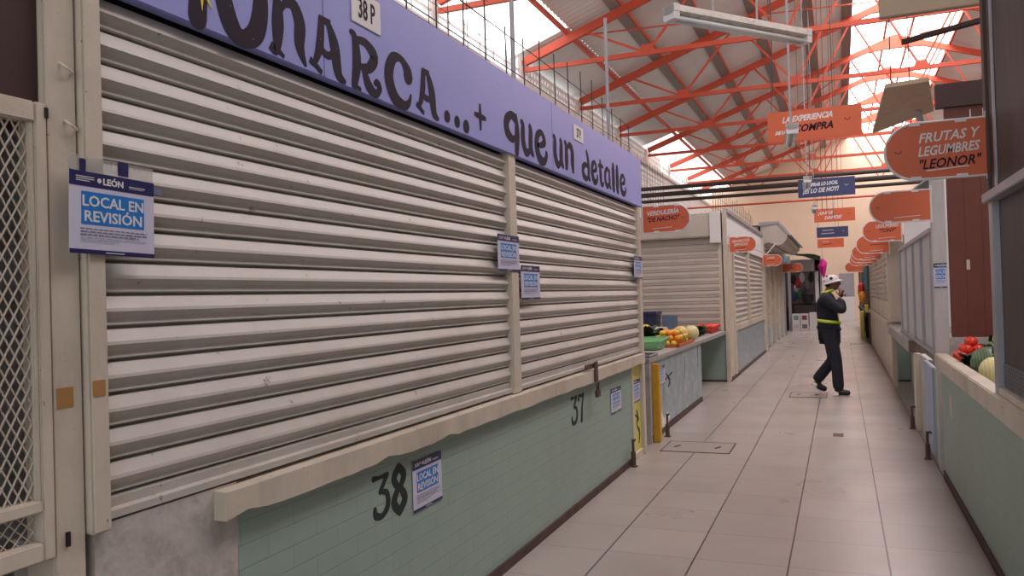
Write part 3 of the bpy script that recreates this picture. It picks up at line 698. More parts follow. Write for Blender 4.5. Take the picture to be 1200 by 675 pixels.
m1 = fruit('melon', 'cream melon with an orange flush behind the oranges, left of two', 'melon', mat('melon_flush', s(226, 188, 120), .45, var=.15, scale=3), (-2.02, 10.98, .955), .105, None)
m2 = fruit('melon', 'round pale cream melon behind the oranges, right of two', 'melon', MELON, (-1.905, 11.17, .955), .105, None)
tm = None
for a in range(4):
    for b_ in range(6):
        for l in range(2):
            pos = (-2.18 + a * .09 + random.uniform(-.01, .01) + .02 * l, 13.0 + b_ * .12 + random.uniform(-.02, .02), .888 + l * .066)
            lab = 'red tomato heaped at the far end of the left counter'
            if tm is None: tm = fruit('tomato', lab, 'tomato', RED_F, pos, .042, 'tomatoes on the left counter', .88)
            else: dup(tm, (pos[0], pos[1], pos[2] - .037), lab)
def leafy(name, label, c, r, m, cat='leafy vegetable', grp=None, n=16, h=1.0):
    t = thing(name, label, cat, c, grp)
    mb = MB()
    for k in range(n):
        a = k * 2.4 + random.uniform(-.3, .3); rr = r * random.uniform(.5, 1.0); el = random.uniform(.25, 1.1)
        d = Vector((math.cos(a) * math.cos(el), math.sin(a) * math.cos(el), math.sin(el) * h)); sd = Vector((-math.sin(a), math.cos(a), 0))
        P_ = []
        for q in range(5):
            tt = q / 4; p = Vector(c) + d * rr * tt + Vector((0, 0, r * .22 * math.sin(tt * PI))); w = r * .28 * math.sin(PI * (.12 + tt * .8))
            P_ += [p - sd * w + Vector((0, 0, .01 * (-1) ** q)), p + Vector((0, 0, -.15 * w)), p + sd * w + Vector((0, 0, .01 * (-1) ** q))]
        V = [tuple(p) for p in P_]; F = []
        for q in range(4):
            for j in range(2): F.append((q * 3 + j, q * 3 + j + 1, q * 3 + 4 + j, q * 3 + 3 + j))
        mb.quadmesh(V, F)
    mb.build('leaves', m, t, smooth=True)
    MB().ball((c[0], c[1], c[2] + r * .16), r * .32, sz=.55).build('heart', m, t, smooth=True)
    return t
for i, (x_, y_, r_) in enumerate(((-2.02, 11.65, .2), (-1.98, 12.15, .2), (-2.0, 12.6, .2), (-2.35, 11.3, .2))):
    leafy('spinach_bunch', 'dark green bunch behind the melons, %s from the front' % ordn[i], (x_, y_, .852), r_, DGREEN, 'greens', 'dark bunches behind the melons', 22, 1.0)
leafy('herb_bundle', 'dark green herbs beside the mint green crate, front bundle', (-2.36, 10.5, .852), .28, DGREEN, 'greens', None, 24)
leafy('herb_bundle', 'dark green herbs piled behind the front herb bundle', (-2.48, 11.0, .852), .3, DGREEN, 'greens', None, 24)
cr = thing('plastic_crate', 'tilted mint green plastic crate beside the oranges', 'crate', (-2.07, 9.4, .85))
MB().quadmesh([(-2.17, 9.22, .86), (-1.98, 9.26, .86), (-1.95, 9.55, .86), (-2.17, 9.55, .86), (-2.22, 9.2, .94), (-1.93, 9.23, .955), (-1.9, 9.6, .99), (-2.22, 9.62, .985)],
              [(0, 1, 2, 3), (0, 1, 5, 4), (1, 2, 6, 5), (2, 3, 7, 6), (3, 0, 4, 7)]).build('body', CRATEG, cr)
MB().tube([(-2.22, 9.2, .94), (-1.93, 9.23, .955), (-1.9, 9.6, .99), (-2.22, 9.62, .985)], .007, 6, True).build('rim', CRATEG, cr)
bk = thing('plastic_basin', 'flat dark grey tray at the near corner of the fruit counter', 'tray', (-2.0, 8.35, .85))
MB().box(-2.3, -1.82, 8.15, 8.55, .85, .862).build('base', DKST, bk); MB().tube([(-2.3, 8.15, .87), (-1.82, 8.15, .87), (-1.82, 8.55, .87), (-2.3, 8.55, .87)], .012, 6, True).build('rim', ALU, bk)
NEWS = mat('newsprint', s(206, 196, 186), .8, var=.15, scale=30)
for i, (x_, y_, z_, a_) in enumerate(((-2.62, 11.5, .852, .2), (-2.6, 11.55, .94, -.3), (-2.72, 12.3, .852, .5))):
    M_ = Matrix.Translation((x_, y_, z_)) @ Matrix.Rotation(a_, 4, 'Z')
    t = thing('wrapped_bundle', ('pale paper wrapped bundle at the back of the counter, ' + ('lower front one', 'one lying on top', 'rear one')[i]), 'bundle', (x_, y_, z_), 'wrapped bundles on the left counter')
    MB().box(-.2, .2, -.28, .28, 0, .08, M_).build('paper', NEWS, t, .02)
    MB().box(-.205, .205, -.02, .02, -.0, .083, M_).build('string', CREAM, t)
cn = thing('storage_box', 'navy plastic box at the back left of the fruit counter', 'box', (-2.95, 13.3, .85))
MB().box(-3.2, -2.80, 13.1, 13.5, .85, 1.16).build('body', CRATEN, cn, .01); MB().box(-3.22, -2.78, 13.08, 13.52, 1.16, 1.21).build('lid', CRATEN, cn, .006)
ye = fruit('lemon', 'yellow fruit in front of the navy box', 'lemon', YELLOW_F, (-2.9, 12.8, .94), .09, None, .9)
o = MB().box(-2.72, -2.52, 13.2, 13.5, .85, 1.14).build('storage_box', mat('blue_grey_plastic', s(92, 112, 136), .5), None, .01); tag(o, 'blue grey box right of the navy box', 'box')

# ------------------------------------------------------------------ stall 3 (side shutter faces camera)
s3 = thing('market_stall', 'cream framed stall with shutters on its side and front, past the fruit counter', 'market stall', (-2.5, 17.5, 0))
MB().box(-4.2, -1.74, 13.9, 13.96, 0, .86).build('side_panel', GREENP, s3)
MB().box(-4.2, -1.73, 13.88, 13.97, 0, .03).build('kick_strip', DKST, s3)
MB().box(-1.80, -1.73, 13.86, 13.95, 0, 2.86).build('post', CREAM, s3, .005)
MB().box(-1.88, -1.82, 13.87, 13.93, .8, 2.35).build('post', CREAM, s3, .005)
MB().box(-1.84, -1.73, 14.7, 14.85, 0, 2.3).build('post', CREAM, s3, .005)
MB().box(-1.82, -1.73, 17.3, 17.42, .85, 2.3).build('post', CREAM, s3, .005)
MB().box(-1.84, -1.72, 20.75, 20.95, 0, 2.85).build('post', CREAM, s3, .005)
MB().box(-1.82, -1.74, 13.95, 20.75, 2.3, 2.42).build('fascia', WHITE, s3)
MB().prism([(13.95, 2.45), (20.8, 2.45), (20.8, 2.92), (13.95, 2.86)], 'x', -1.81, -1.76).build('fascia', WHITE, s3)
MB().box(-1.79, -1.72, 13.9, 20.8, 2.84, 2.90).build('fascia_rail', ALU, s3)
MB().box(-1.85, -1.74, 14.85, 20.75, .80, .90).build('counter_ledge', CREAM, s3)
MB().box(-1.82, -1.76, 14.85, 20.75, .05, .80).build('front_panel', GALV, s3)
MB().box(-1.84, -1.73, 13.95, 20.9, 0, .05).build('kick_strip', KICK, s3)
MB().box(-1.80, -1.76, 13.95, 14.7, 0, 2.3).build('front_panel', CREAM, s3)
MB().box(-4.2, -1.85, 20.9, 20.96, 0, 2.8).box(-4.3, -4.2, 13.9, 20.96, 0, 2.8).build('side_wall', WASH, s3)
MB().box(-4.3, -1.8, 13.95, 20.96, 2.80, 2.84).build('roof', DKST, s3)
bx_ = thing('shutter_box', 'long beige shutter housing above the side shutter facing the camera', 'shutter box', (-2.9, 13.8, 2.4))
MB().box(-4.2, -1.99, 13.68, 13.9, 2.42, 2.82).build('housing', SHUT2, bx_, .02)
MB().box(-1.985, -1.82, 13.7, 13.88, 2.32, 2.84).build('end_plate', WHITE, bx_, .006)
shutter_y('roller_shutter', 'beige slatted side shutter facing the camera behind the fruit counter', 13.88, -4.2, -1.88, .86, 2.42, SHUT2, None, .01, .11)
shutter_x('roller_shutter', 'front shutter of the stall past the fruit counter, nearer of two', -1.80, 14.85, 17.3, .9, 2.3, SHUT, None, False, .025, .1)
shutter_x('roller_shutter', 'front shutter of the stall past the fruit counter, farther of two', -1.80, 17.42, 20.75, .9, 2.3, SHUT, None, False, .025, .1)

# stall 4 with barrel shutter hood
s4 = thing('market_stall', 'narrow looking stall under a rounded grey shutter hood on the left', 'market stall', (-2.2, 24.3, 0))
for y_ in (21.1, 22.6, 24.2, 25.8, 27.6): MB().box(-1.85, -1.72, y_, y_ + .16, 0, 2.6).build('post', CREAM, s4, .005)
MB().box(-1.84, -1.78, 21.2, 27.7, .05, .5).build('front_panel', GALV, s4)
MB().box(-4.2, -1.86, 27.72, 27.8, 0, 2.7).box(-4.3, -4.2, 21.1, 27.8, 0, 2.7).box(-4.2, -1.86, 21.05, 21.12, 0, 3.1).build('side_wall', WASH, s4)
MB().box(-4.3, -1.8, 21.1, 27.8, 3.1, 3.14).build('roof', DKST, s4)
hd = thing('shutter_hood', 'rounded grey metal hood jutting over the aisle on the left', 'hood', (-1.5, 21, 2.6))
prof = [(-1.80, 3.16)] + [(-1.42 + .26 * math.cos(a), 2.88 + .27 * math.sin(a)) for a in [PI / 2 - k * PI / 10 for k in range(0, 11)]] + [(-1.62, 2.70), (-1.80, 2.62)]
MB().prism(prof, 'y', 21.0, 27.6).build('hood_shell', SHUT2, hd)
pr2 = [(-1.84, 3.10), (-1.84, 3.20), (-1.35, 3.20), (-1.08, 2.86), (-1.12, 2.83), (-1.38, 3.15)]
MB().prism(pr2, 'y', 20.96, 27.7).build('rain_flap', ALU, hd)
MB().beam((-1.72, 21.0, 2.35), (-1.45, 21.0, 2.66), .03, .03).build('bracket', WHITE, hd)
for i, (a, b) in enumerate(((21.26, 22.6), (22.76, 24.2), (24.36, 25.8), (25.96, 27.6))):
    shutter_x('roller_shutter', 'narrow shutter under the rounded hood, %s from the front' % ordn[i], -1.83, a, b, .5, 2.62, SHUT2, 'shutters under the rounded hood', False, .03, .12)

# stall 5: open shop with hanging goods
s5 = thing('market_stall', 'open shop crammed with hanging goods under a green tarpaulin at the far left', 'market stall', (-2, 32, 0))
for (x_, y_) in ((-1.75, 28.3), (-1.75, 31.6), (-.72, 33.3)): MB().box(x_ - .05, x_ + .05, y_, y_ + .1, 0, 2.75).build('post', ALU, s5)
MB().box(-3.8, -3.7, 28, 36, 0, 2.7).box(-3.8, -.7, 35.5, 35.6, 0, 2.7).build('back_wall', DKST, s5)
MB().box(-3.7, -.75, 33.3, 33.4, 2.2, 2.66).build('lintel', WHITE, s5)
MB().box(-.9, -.72, 33.3, 33.4, 0, 2.66).build('side_panel', WHITE, s5)
MB().box(-3.7, -1.7, 31.9, 32.0, 0, .85).build('counter_front', DARK, s5)
tarp = MB(); V = []
for i in range(9):
    for j in range(5):
        u, v = i / 8, j / 4; V.append((-2.4 + 1.75 * u, 31.5 + 1.9 * v, 3.1 - .42 * u + .05 * math.sin(u * 9) * math.cos(v * 6) - .06 * math.sin(v * PI)))
F = [(i * 5 + j, i * 5 + j + 1, (i + 1) * 5 + j + 1, (i + 1) * 5 + j) for i in range(8) for j in range(4)]
n = len(V); V += [(x, y, z - .02) for x, y, z in V]; F += [tuple(q + n for q in f) for f in F]
o = tarp.quadmesh(V, F).build('tarpaulin', mat('green_tarp', s(92, 104, 84), .7, var=.25, scale=3)); tag(o, 'drooping grey green tarpaulin over the far left shop', 'tarpaulin')
o = MB().box(-2.6, -1.8, 28.6, 31.4, 2.5, 2.75).build('shop_canopy', TURQ); tag(o, 'turquoise strip canopy beside the far left signs', 'canopy')
cols = [s(170, 40, 50), s(60, 60, 70), s(190, 186, 190), s(40, 60, 90), s(120, 110, 110), s(200, 90, 50), s(30, 30, 36), s(220, 214, 210), s(52, 92, 60)]
gm = [mat('cloth_%s' % w, c, .8, var=.25, scale=9) for w, c in zip(('red', 'grey', 'pale', 'blue', 'stone', 'rust', 'black', 'white', 'green'), cols)]
gn = ['red', 'charcoal', 'pale', 'dark blue', 'stone grey', 'rust orange', 'black', 'white', 'green']
pos = [(-1.66, 1.9, 6), (-1.5, 1.75, 0), (-1.34, 1.95, 2), (-1.18, 1.7, 4), (-1.02, 1.95, 6), (-1.62, 1.25, 3), (-1.44, 1.3, 8), (-1.26, 1.35, 1), (-1.08, 1.2, 3), (-1.55, 1.55, 7)]
for i, (x_, z_, k) in enumerate(pos):
    t = thing('hanging_bag', '%s bag hanging in the far left shop, %s' % (gn[k], ('upper row' if z_ > 1.5 else 'lower row') + (' left' if x_ < -1.4 else ' right')), 'bag', (x_, 32.6, z_), 'goods hanging in the far left shop')
    MB().ball((x_, 32.6 + .03 * i, z_), .145, .75, .6, 1.35, 10, 8).build('body', gm[k], t, smooth=True)
    MB().tube([(x_ - .05, 32.6 + .03 * i, z_ + .17), (x_, 32.6 + .03 * i, z_ + .3), (x_ + .05, 32.6 + .03 * i, z_ + .17)], .008, 6).build('handle', gm[k], t)
o = MB().tube([(-1.8, 32.75, 2.15), (-.8, 32.75, 2.15)], .015, 6).build('hanging_rail', DKST); tag(o, 'dark rail carrying the hanging goods', 'rail')
bb = thing('black_basket', 'round black basket standing on the cartons', 'basket', (-1.12, 31.6, 1.0))
MB().tube([(-1.12, 31.6, 1.0), (-1.12, 31.6, 1.1), (-1.12, 31.6, 1.32)], [.14, .19, .21], 14).build('body', BLACK, bb); MB().tube([(-1.12 + .21 * math.cos(a), 31.6 + .21 * math.sin(a), 1.33) for a in [k * PI / 8 for k in range(16)]], .012, 6, True).build('rim', BLACK, bb)
tb = thing('display_table', 'low table with dark top behind the white cartons', 'table', (-1.2, 32.0, 0))
MB().box(-1.7, -.85, 31.75, 32.3, .92, 1.0).build('tabletop', DARK, tb)
for x_ in (-1.68, -.89):
    for y_ in (31.78, 32.24): MB().box(x_, x_ + .04, y_, y_ + .04, 0, .92).build('leg', DARK, tb)
def carton(x, y, z, w, h, d, col, label):
    t = thing('carton', label, 'box', (x, y, z), 'white cartons at the far left shop')
    MB().box(x - w / 2, x + w / 2, y, y + d, z, z + h).build('box_body', CARD, t, .004)
    if col is not None: MB().box(x - w * .32, x + w * .32, y - .003, y, z + h * .3, z + h * .8).build('printed_picture', col, t)
    MB().box(x - w * .03, x + w * .03, y - .001, y + d, z + h, z + h + .001).build('tape', BROWNT, t)
carton(-1.54, 31.3, 0, .27, .30, .3, gm[2], 'white printed carton, bottom left of the stack of four')
carton(-1.54, 31.3, .302, .27, .32, .3, mat('print_green', s(110, 160, 130), .6), 'white printed carton, top left of the stack of four')
carton(-1.25, 31.3, 0, .27, .30, .3, gm[4], 'white printed carton, bottom right of the stack of four')
carton(-1.25, 31.3, .302, .27, .32, .3, mat('print_maroon', s(130, 60, 80), .6), 'white carton with dark red picture, top right of the stack of four')
carton(-.93, 31.3, 0, .3, .66, .3, None, 'tall plain white carton right of the stack of four')
bl = thing('foil_balloon', 'pink pointed balloon hanging at the far end above the person', 'balloon', (-.58, 33, 2.3))
MB().quadmesh([(-.80, 33, 2.36), (-.60, 32.95, 2.68), (-.44, 33, 2.50), (-.47, 33, 2.28), (-.56, 33, 1.85), (-.6, 32.86, 2.36), (-.6, 33.14, 2.36)],
              [(0, 1, 5), (1, 2, 5), (2, 3, 5), (3, 4, 5), (4, 0, 5), (1, 0, 6), (2, 1, 6), (3, 2, 6), (4, 3, 6), (0, 4, 6)]).build('foil_body', PINK, bl)
MB().tube([(-.60, 33, 2.66), (-.62, 33, 3.3)], .004, 5).build('string', WIRE, bl)
o = MB().box(-.1, .55, 40, 40.6, 0, 1.1).build('service_counter', WHITE, None, .01); tag(o, 'white counter at the far end of the aisle beyond the person', 'counter')
t = thing('steel_cabinet', 'grey boxy cabinet on the wall at the far end right of the person', 'cabinet', (.3, 41, 1.3))
MB().box(-.05, .6, 41, 41.6, 1.1001, 2.2).build('body', ALU, t, .01); MB().box(.0, .55, 40.98, 41, 1.2, 2.1).build('door', ALU, t, .004)
MB().box(-.05, .6, 41, 41.6, 0, 1.1).build('pedestal', WHITE, t)

# ------------------------------------------------------------------ right side
R = .70
c1 = thing('market_stall', 'nearest right stall with seafoam brick counter, cream ledge and dusty window', 'market stall', (1.2, 4.5, 0))
MB().box(R + .01, R + .06, -1, 7.15, .05, .856).build('front_wall', GREENB, c1)
MB().box(R - .0, R + .06, -1, 7.15, 0, .055).build('kick_strip', KICK, c1)
MB().box(R - .03, R + .06, -1, 7.2, .855, .965).build('counter_ledge', CREAM, c1, .006)
MB().box(R + .06, 2.2, -1, 7.2, .83, .868).build('counter_shelf', STONE, c1)
MB().box(R - .01, R + .05, 4.50, 4.60, .965, 1.93).build('window_post', ALU, c1, .004)
MB().box(R + .052, R + .08, 4.47, 4.56, .965, 1.93).build('window_post', ALU, c1, .004)
MB().box(R - .035, R + .06, -1, 4.62, 1.90, 1.945).build('window_rail', ALU, c1, .004)
MB().box(R - .01, R + .05, -1, 4.5, .966, 1.0).build('window_rail', CREAM, c1, .004)
MB().box(R + .02, R + .028, -1, 4.5, 1.0, 1.90).build('window_pane', DUSTY, c1)['label'] = 'dusty dark pane with wire mesh'
mesh_panel(3.3, 4.5, 1.0, 1.12, R + .014, .035, .035, .0025).build('window_mesh', ALU, c1)
MB().box(R + .0, R + .02, -1, 4.62, 1.945, 3.3).build('upper_panel', DUSTY, c1)
MB().box(R - .012, R + .0, 4.56, 4.63, 1.945, 3.0).build('corner_strip', mat('brown_strip', s(84, 64, 58), .6, var=.2), c1)
MB().box(R - .01, R - .002, 4.36, 4.40, 1.945, 3.0).build('corner_strip', ALU, c1)
MB().box(2.2, 2.3, -1, 7.2, 0, 3.0).build('side_wall', WASH, c1)
dup_t = flat([rect(7.0 - .45, 7.0 - .35, .55, .70)], 'torn_notice', CREAM, c1, (R + .0095, 0, 0), UY, UZ, (-1, 0, 0), .001)
# red brown partition facing the camera
pt = thing('board_partition', 'tall red brown vertical board partition behind the tomatoes on the right', 'partition', (1.5, 7.4, 0))
pb = MB(); x_ = .82
while x_ < 2.1:
    pb.box(x_, x_ + .118, 7.38, 7.42, 1.08, 3.09); pb.box(x_ + .118, x_ + .12, 7.385, 7.42, 1.08, 3.09); x_ += .12
pb.build('boards', BROWNW, pt)
MB().box(.80, 2.2, 7.36, 7.44, .9, 1.08).build('dusty_base', WASH, pt)
MB().box(.76, 2.2, 7.34, 7.42, 2.93, 3.12).build('top_rail', MAROON, pt)
MB().box(.94, .965, 7.375, 7.38, 1.62, 1.70).build('switch_plate', CREAM, pt, .002)
MB().box(1.0, 1.008, 7.372, 7.378, 2.80, 2.90).box(1.09, 1.098, 7.372, 7.378, 2.78, 2.90).build('batten_mark', WHITE, pt)
sp_ = thing('corner_post', 'pale painted post left of the red brown partition with a blue notice', 'post', (.76, 7.4, 0))
MB().box(.70, .80, 7.36, 7.46, .0, 2.42).build('post_body', mat('pale_grey_paint', s(196, 190, 188), .5, dirt=.3, dirtcol=s(120, 110, 116), dscale=6, streak=True), sp_, .006)
pz = poster(0, 0, 'blue and white notice poster facing the camera on the pale right post', .702, .2, .095, rz=-PI / 2)
pz.location = (.702, 7.359, 1.48)
# awning boards over the aisle
aw = thing('plywood_awning', 'weathered plywood awning board above the round right signs', 'awning', (.55, 7.1, 2.9))
MB().quadmesh([(.31, 7.9, 2.87), (.74, 7.3, 2.90), (.62, 6.35, 2.93), (.34, 6.32, 2.91), (.31, 7.9, 2.90), (.74, 7.3, 2.93), (.62, 6.35, 2.96), (.34, 6.32, 2.94)],
              [(0, 1, 2, 3), (4, 7, 6, 5), (0, 3, 7, 4), (1, 5, 6, 2), (0, 4, 5, 1), (3, 2, 6, 7)]).build('board', PLY, aw)
MB().beam((.62, 7.2, 2.9), (.72, 7.3, 2.42), .03, .03).build('strut', ALU, aw)
a2 = thing('plywood_awning', 'weathered plywood board nearest the camera at the top right', 'awning', (.6, 5, 3.0))
MB().box(.25, .80, 4.97, 5.02, 3.005, 3.35).build('board', PLY, a2, .004)
MB().box(.702, .74, 4.5, 4.97, 3.06, 3.12).build('bracket', ALU, a2)
o = MB().beam((.36, 5.0, 2.86), (.80, 5.0, 2.93), .05, .022).build('batten', MAROON); tag(o, 'dark wooden batten jutting below the nearest plywood board', 'batten')
# hanging rods right
for i, (x_, y_) in enumerate(((.55, 9.2), (.72, 9.2), (.62, 10.4))):
    o = MB().tube([(x_, y_, 2.9), (x_, y_, slope_z(x_) - .1)], .006, 6).build('hanger_rod', WIRE); tag(o, 'thin dark hanger rod above the right stalls, %s of three' % ('left nearer', 'right', 'farther')[i], 'rod', 'hanger rods on the right')

# produce on the near right counter
tr = None
for l in range(4):
    for a in range(4 - l):
        for b_ in range(5 - l):
            pos = (.79 + a * .072 + l * .036, 6.78 + b_ * .085 + l * .045, .91 + l * .054)
            lab = 'red tomato heaped on the nearest right counter'
            if tr is None: tr = fruit('tomato', lab, 'tomato', RED_F, pos, .04, 'tomatoes on the right counter', .88)
            else: dup(tr, (pos[0], pos[1], pos[2] - .035), lab)
o = MB().box(.765, 1.15, 4.7, 7.1, .8685, .872).build('counter_liner', NEWS); tag(o, 'thin paper liner under the produce on the right counter', 'liner')
leafy('chard_bunch', 'dark green bunch between the tomatoes and the striped squash', (.86, 6.48, .873), .2, DGREEN, 'greens', None, 40, 1.1)
leafy('chard_bunch', 'dark green bunch behind the tomatoes against the partition', (1.13, 7.0, .873), .28, DGREEN, 'greens', None, 40, 1.2)
leafy('lettuce', 'pale green leafy lettuce above the striped squash', (1.05, 6.3, .90), .26, LGREEN, 'lettuce', None, 26, 1.2)
sq = thing('striped_squash', 'large green striped squash behind the pale melon', 'squash', (.89, 6.05, .873))
MB().ball((.885, 6.02, .985), .112, 1.05, 1.2, 1, 24, 14).build('body', SQUASH, sq, smooth=True)
MB().tube([(.885, 5.9, 1.06), (.885, 5.89, 1.10)], .012, 6).build('stem', DGREEN, sq)
ml = thing('melon', 'smooth pale yellow melon on the right counter beside the window post', 'melon', (.865, 5.7, .873))
MB().ball((.862, 5.72, .963), .09, 1, 1.05, 1, 24, 14).build('body', MELON, ml, smooth=True)
MB().tube([(.862, 5.72, 1.05), (.862, 5.72, 1.065)], .008, 6).build('stem', DGREEN, ml)

# second right stall: pale blue door, grille, terrazzo slab
c2 = thing('market_stall', 'right stall with pale blue lower door and worn slab counter', 'market stall', (1.2, 9.5, 0))
MB().box(R + .0, R + .04, 7.75, 8.55, .04, .80).build('lower_door', SKYG, c2, .004)
MB().box(R + .01, R + .05, 7.47, 7.75, .0, .80).build('lower_panel', GREENP, c2, .004)
MB().box(R - .01, R + .05, 9.35, 9.5, .0, .80).build('post', CREAM, c2, .004)
MB().box(R + .04, R + .09, 8.55, 9.35, .0, .80).build('recessed_panel', WASH, c2, .004)
MB().box(R - .05, 2.2, 9.6, 13.6, .79, .93).build('slab_counter', STONE, c2, .008)
MB().box(R - .01, R + .06, 13.5, 13.6, .0, .79).box(R + .0, R + .05, 9.62, 9.72, .0, .79).build('post', CREAM, c2, .004)
MB().box(2.2, 2.3, 7.5, 14.1, 0, 3.0).build('side_wall', WASH, c2)
MB().box(R - .045, 2.15, 9.588, 9.602, .80, .92).build('broken_edge', mat('rough_broken_stone', s(124, 108, 98), .9, var=.4, scale=30, dirt=.5, dirtcol=s(70, 58, 52), dscale=20, bump=.8), c2)['label'] = 'rough dark broken slab edge'
MB().box(R + .25, R + .3, 9.6, 13.6, 0, .79).build('recessed_panel', GREENP, c2)
gr = thing('metal_grille', 'white ribbed sheet metal grille closing the second right stall', 'grille', (R, 9.4, .95))
rib = []; y_ = 7.52
while y_ < 11.25: rib += [(R + .03, y_), (R + .03, y_ + .05), (R + .012, y_ + .06), (R + .012, y_ + .09), (R + .03, y_ + .10)]; y_ += .12
nn = len(rib)
MB().quadmesh([(x, y, .97) for x, y in rib] + [(x, y, 1.94) for x, y in rib], [(i, i + 1, nn + i + 1, nn + i) for i in range(nn - 1)]).build('ribbed_sheet', mat('pale_grey_enamel', s(204, 200, 200), .45, var=.06), gr)
for y_ in (7.5, 8.4, 9.3, 10.25, 11.2): MB().box(R - .01, R + .02, y_, y_ + .05, .95, 1.96).build('frame_bar', ALU, gr)
MB().box(R - .015, R + .03, 7.46, 11.28, 1.94, 1.975).build('frame_rail', ALU, gr); MB().box(R - .015, R + .03, 7.46, 11.28, .935, .965).build('frame_rail', ALU, gr)
o = MB().box(R + .04, 1.9, 10.95, 11.0, 1.0, 2.35).build('white_board', WHITE); tag(o, 'plain white board seen above the ribbed grille', 'board')

# third right stall: cream block counter with shutters
c3 = thing('market_stall', 'cream right stall with dirty masonry counter and shutters above', 'market stall', (1.2, 18.5, 0))
MB().box(.74, .98, 14.2, 14.25, 0, .72).build('end_panel', GREENP, c3)
MB().box(.73, .98, 14.19, 14.26, 0, .03).build('kick_strip', DKST, c3)
MB().box(R + .02, 1.3, 14.25, 23.0, 0, .86).build('masonry_counter', CREAM, c3, .01)
MB().box(R - .04, 1.3, 14.25, 23.0, .86, .95).build('counter_ledge', CREAM, c3, .01)
MB().box(R + .0, 1.2, 13.9, 23.0, .95, 1.27).build('upper_plinth', CREAM, c3, .01)
MB().box(R - .02, R + .35, 13.9, 14.2, 1.27, 2.3).build('pillar', CREAM, c3, .008)
MB().box(R + .0, R + .1, 15.3, 15.5, 1.27, 2.35).build('post', CREAM, c3, .004); MB().box(R + .0, R + .1, 18.8, 19.0, 1.27, 2.35).build('post', CREAM, c3, .004)
MB().box(R + .0, R + .1, 22.8, 23.0, 0, 2.4).build('post', CREAM, c3, .004)
MB().box(R + .05, R + .12, 13.9, 23.0, 2.25, 2.6).build('fascia', ALU, c3)
MB().box(2.2, 2.3, 14.2, 23.1, 0, 3.0).build('side_wall', WASH, c3)
for i, (a, b) in enumerate(((14.2, 15.3), (15.5, 18.8), (19.0, 22.8))):
    shutter_x('roller_shutter', 'grey shutter over the cream right counter, %s from the front' % ordn[i], R + .035, a, b, 1.27, 2.26, SHUT2, 'shutters over the cream right counter', False, .03, .1, -1)
# slanted lean-to sheets above right stalls
MB().quadmesh([(.72, 12, 2.62), (.72, 23, 2.62), (1.9, 23, 3.5), (1.9, 12, 3.5), (.72, 12, 2.64), (.72, 23, 2.64), (1.9, 23, 3.52), (1.9, 12, 3.52)],
                  [(0, 1, 2, 3), (4, 7, 6, 5), (0, 3, 7, 4), (1, 5, 6, 2), (0, 4, 5, 1), (3, 2, 6, 7)]).build('lean_to_sheet', GALV, c3)
o = MB().box(1.15, 2.2, 12, 12.06, 2.4, 3.3).build('gable_panel', WHITE); tag(o, 'pale gable panel behind the second round right sign', 'panel')

# fourth right stall: colourful greengrocer
c4 = thing('market_stall', 'open greengrocer stall with turquoise panel far down the right side', 'market stall', (1.2, 28, 0))
MB().box(R - .08, 1.3, 23.8, 34, .72, .82).build('counter_top', DARK, c4)
MB().box(R + .05, R + .1, 23.8, 34, 0, .72).build('counter_front', DARK, c4)
for y_ in (23.3, 26.5, 30, 34): MB().box(R - .04, R + .04, y_, y_ + .1, 0, 2.4).build('post', RUST, c4)
MB().box(R - .06, R - .02, 23.5, 26.4, 1.45, 2.35).build('turquoise_panel', TURQ, c4)
MB().box(2.2, 2.3, 23.2, 40, 0, 3.0).box(R + .1, 2.2, 34.2, 34.3, 0, 2.8).build('side_wall', MAROON, c4)
ycr = thing('produce_crate', 'yellow crate on the far right counter', 'crate', (.75, 25, .82))
MB().box(.62, 1.0, 24.2, 25.2, .82, .85).box(.62, .64, 24.2, 25.2, .85, 1.02).box(.98, 1.0, 24.2, 25.2, .85, 1.02).box(.64, .98, 24.2, 24.22, .85, 1.02).box(.64, .98, 25.18, 25.2, .85, 1.02).build('crate_body', mat('yellow_plastic', s(220, 200, 50), .4), ycr)
pm = None
for a in range(4):
    for b_ in range(6):
        p_ = (.69 + a * .08, 24.33 + b_ * .15, .90 + .03 * (a % 2)); 
        if pm is None: pm = fruit('green_apple', 'green fruit in the yellow crate far down the right', 'fruit', GREEN_F, p_, .045, 'green fruit in the yellow crate')
        else: dup(pm, (p_[0], p_[1], p_[2] - .045), 'green fruit in the yellow crate far down the right')
for i, (z_, mm, w) in enumerate(((1.25, ORANGE_F, 'orange'), (1.5, RED_F, 'red'), (1.38, YELLOW_F, 'yellow'))):
    t = thing('net_sack', '%s net sack hanging at the far right stall' % w, 'sack', (R - .16, 24.0 + .7 * i, z_), 'net sacks at the far right stall')
    MB().ball((R - .16, 24.0 + .7 * i, z_), .13, .7, 1, 1.2, 10, 8).build('body', mm, t, smooth=True)
    MB().tube([(R - .16, 24.0 + .7 * i, z_ + .14), (R + .01, 24.0 + .7 * i, 2.3)], .006, 5).build('string', WIRE, t)
yb = MB().box(.52, .62, 26.2, 26.6, 0, .8).build('standing_board', YELLOWP); tag(yb, 'yellow upright board leaning at the far right stall', 'board')

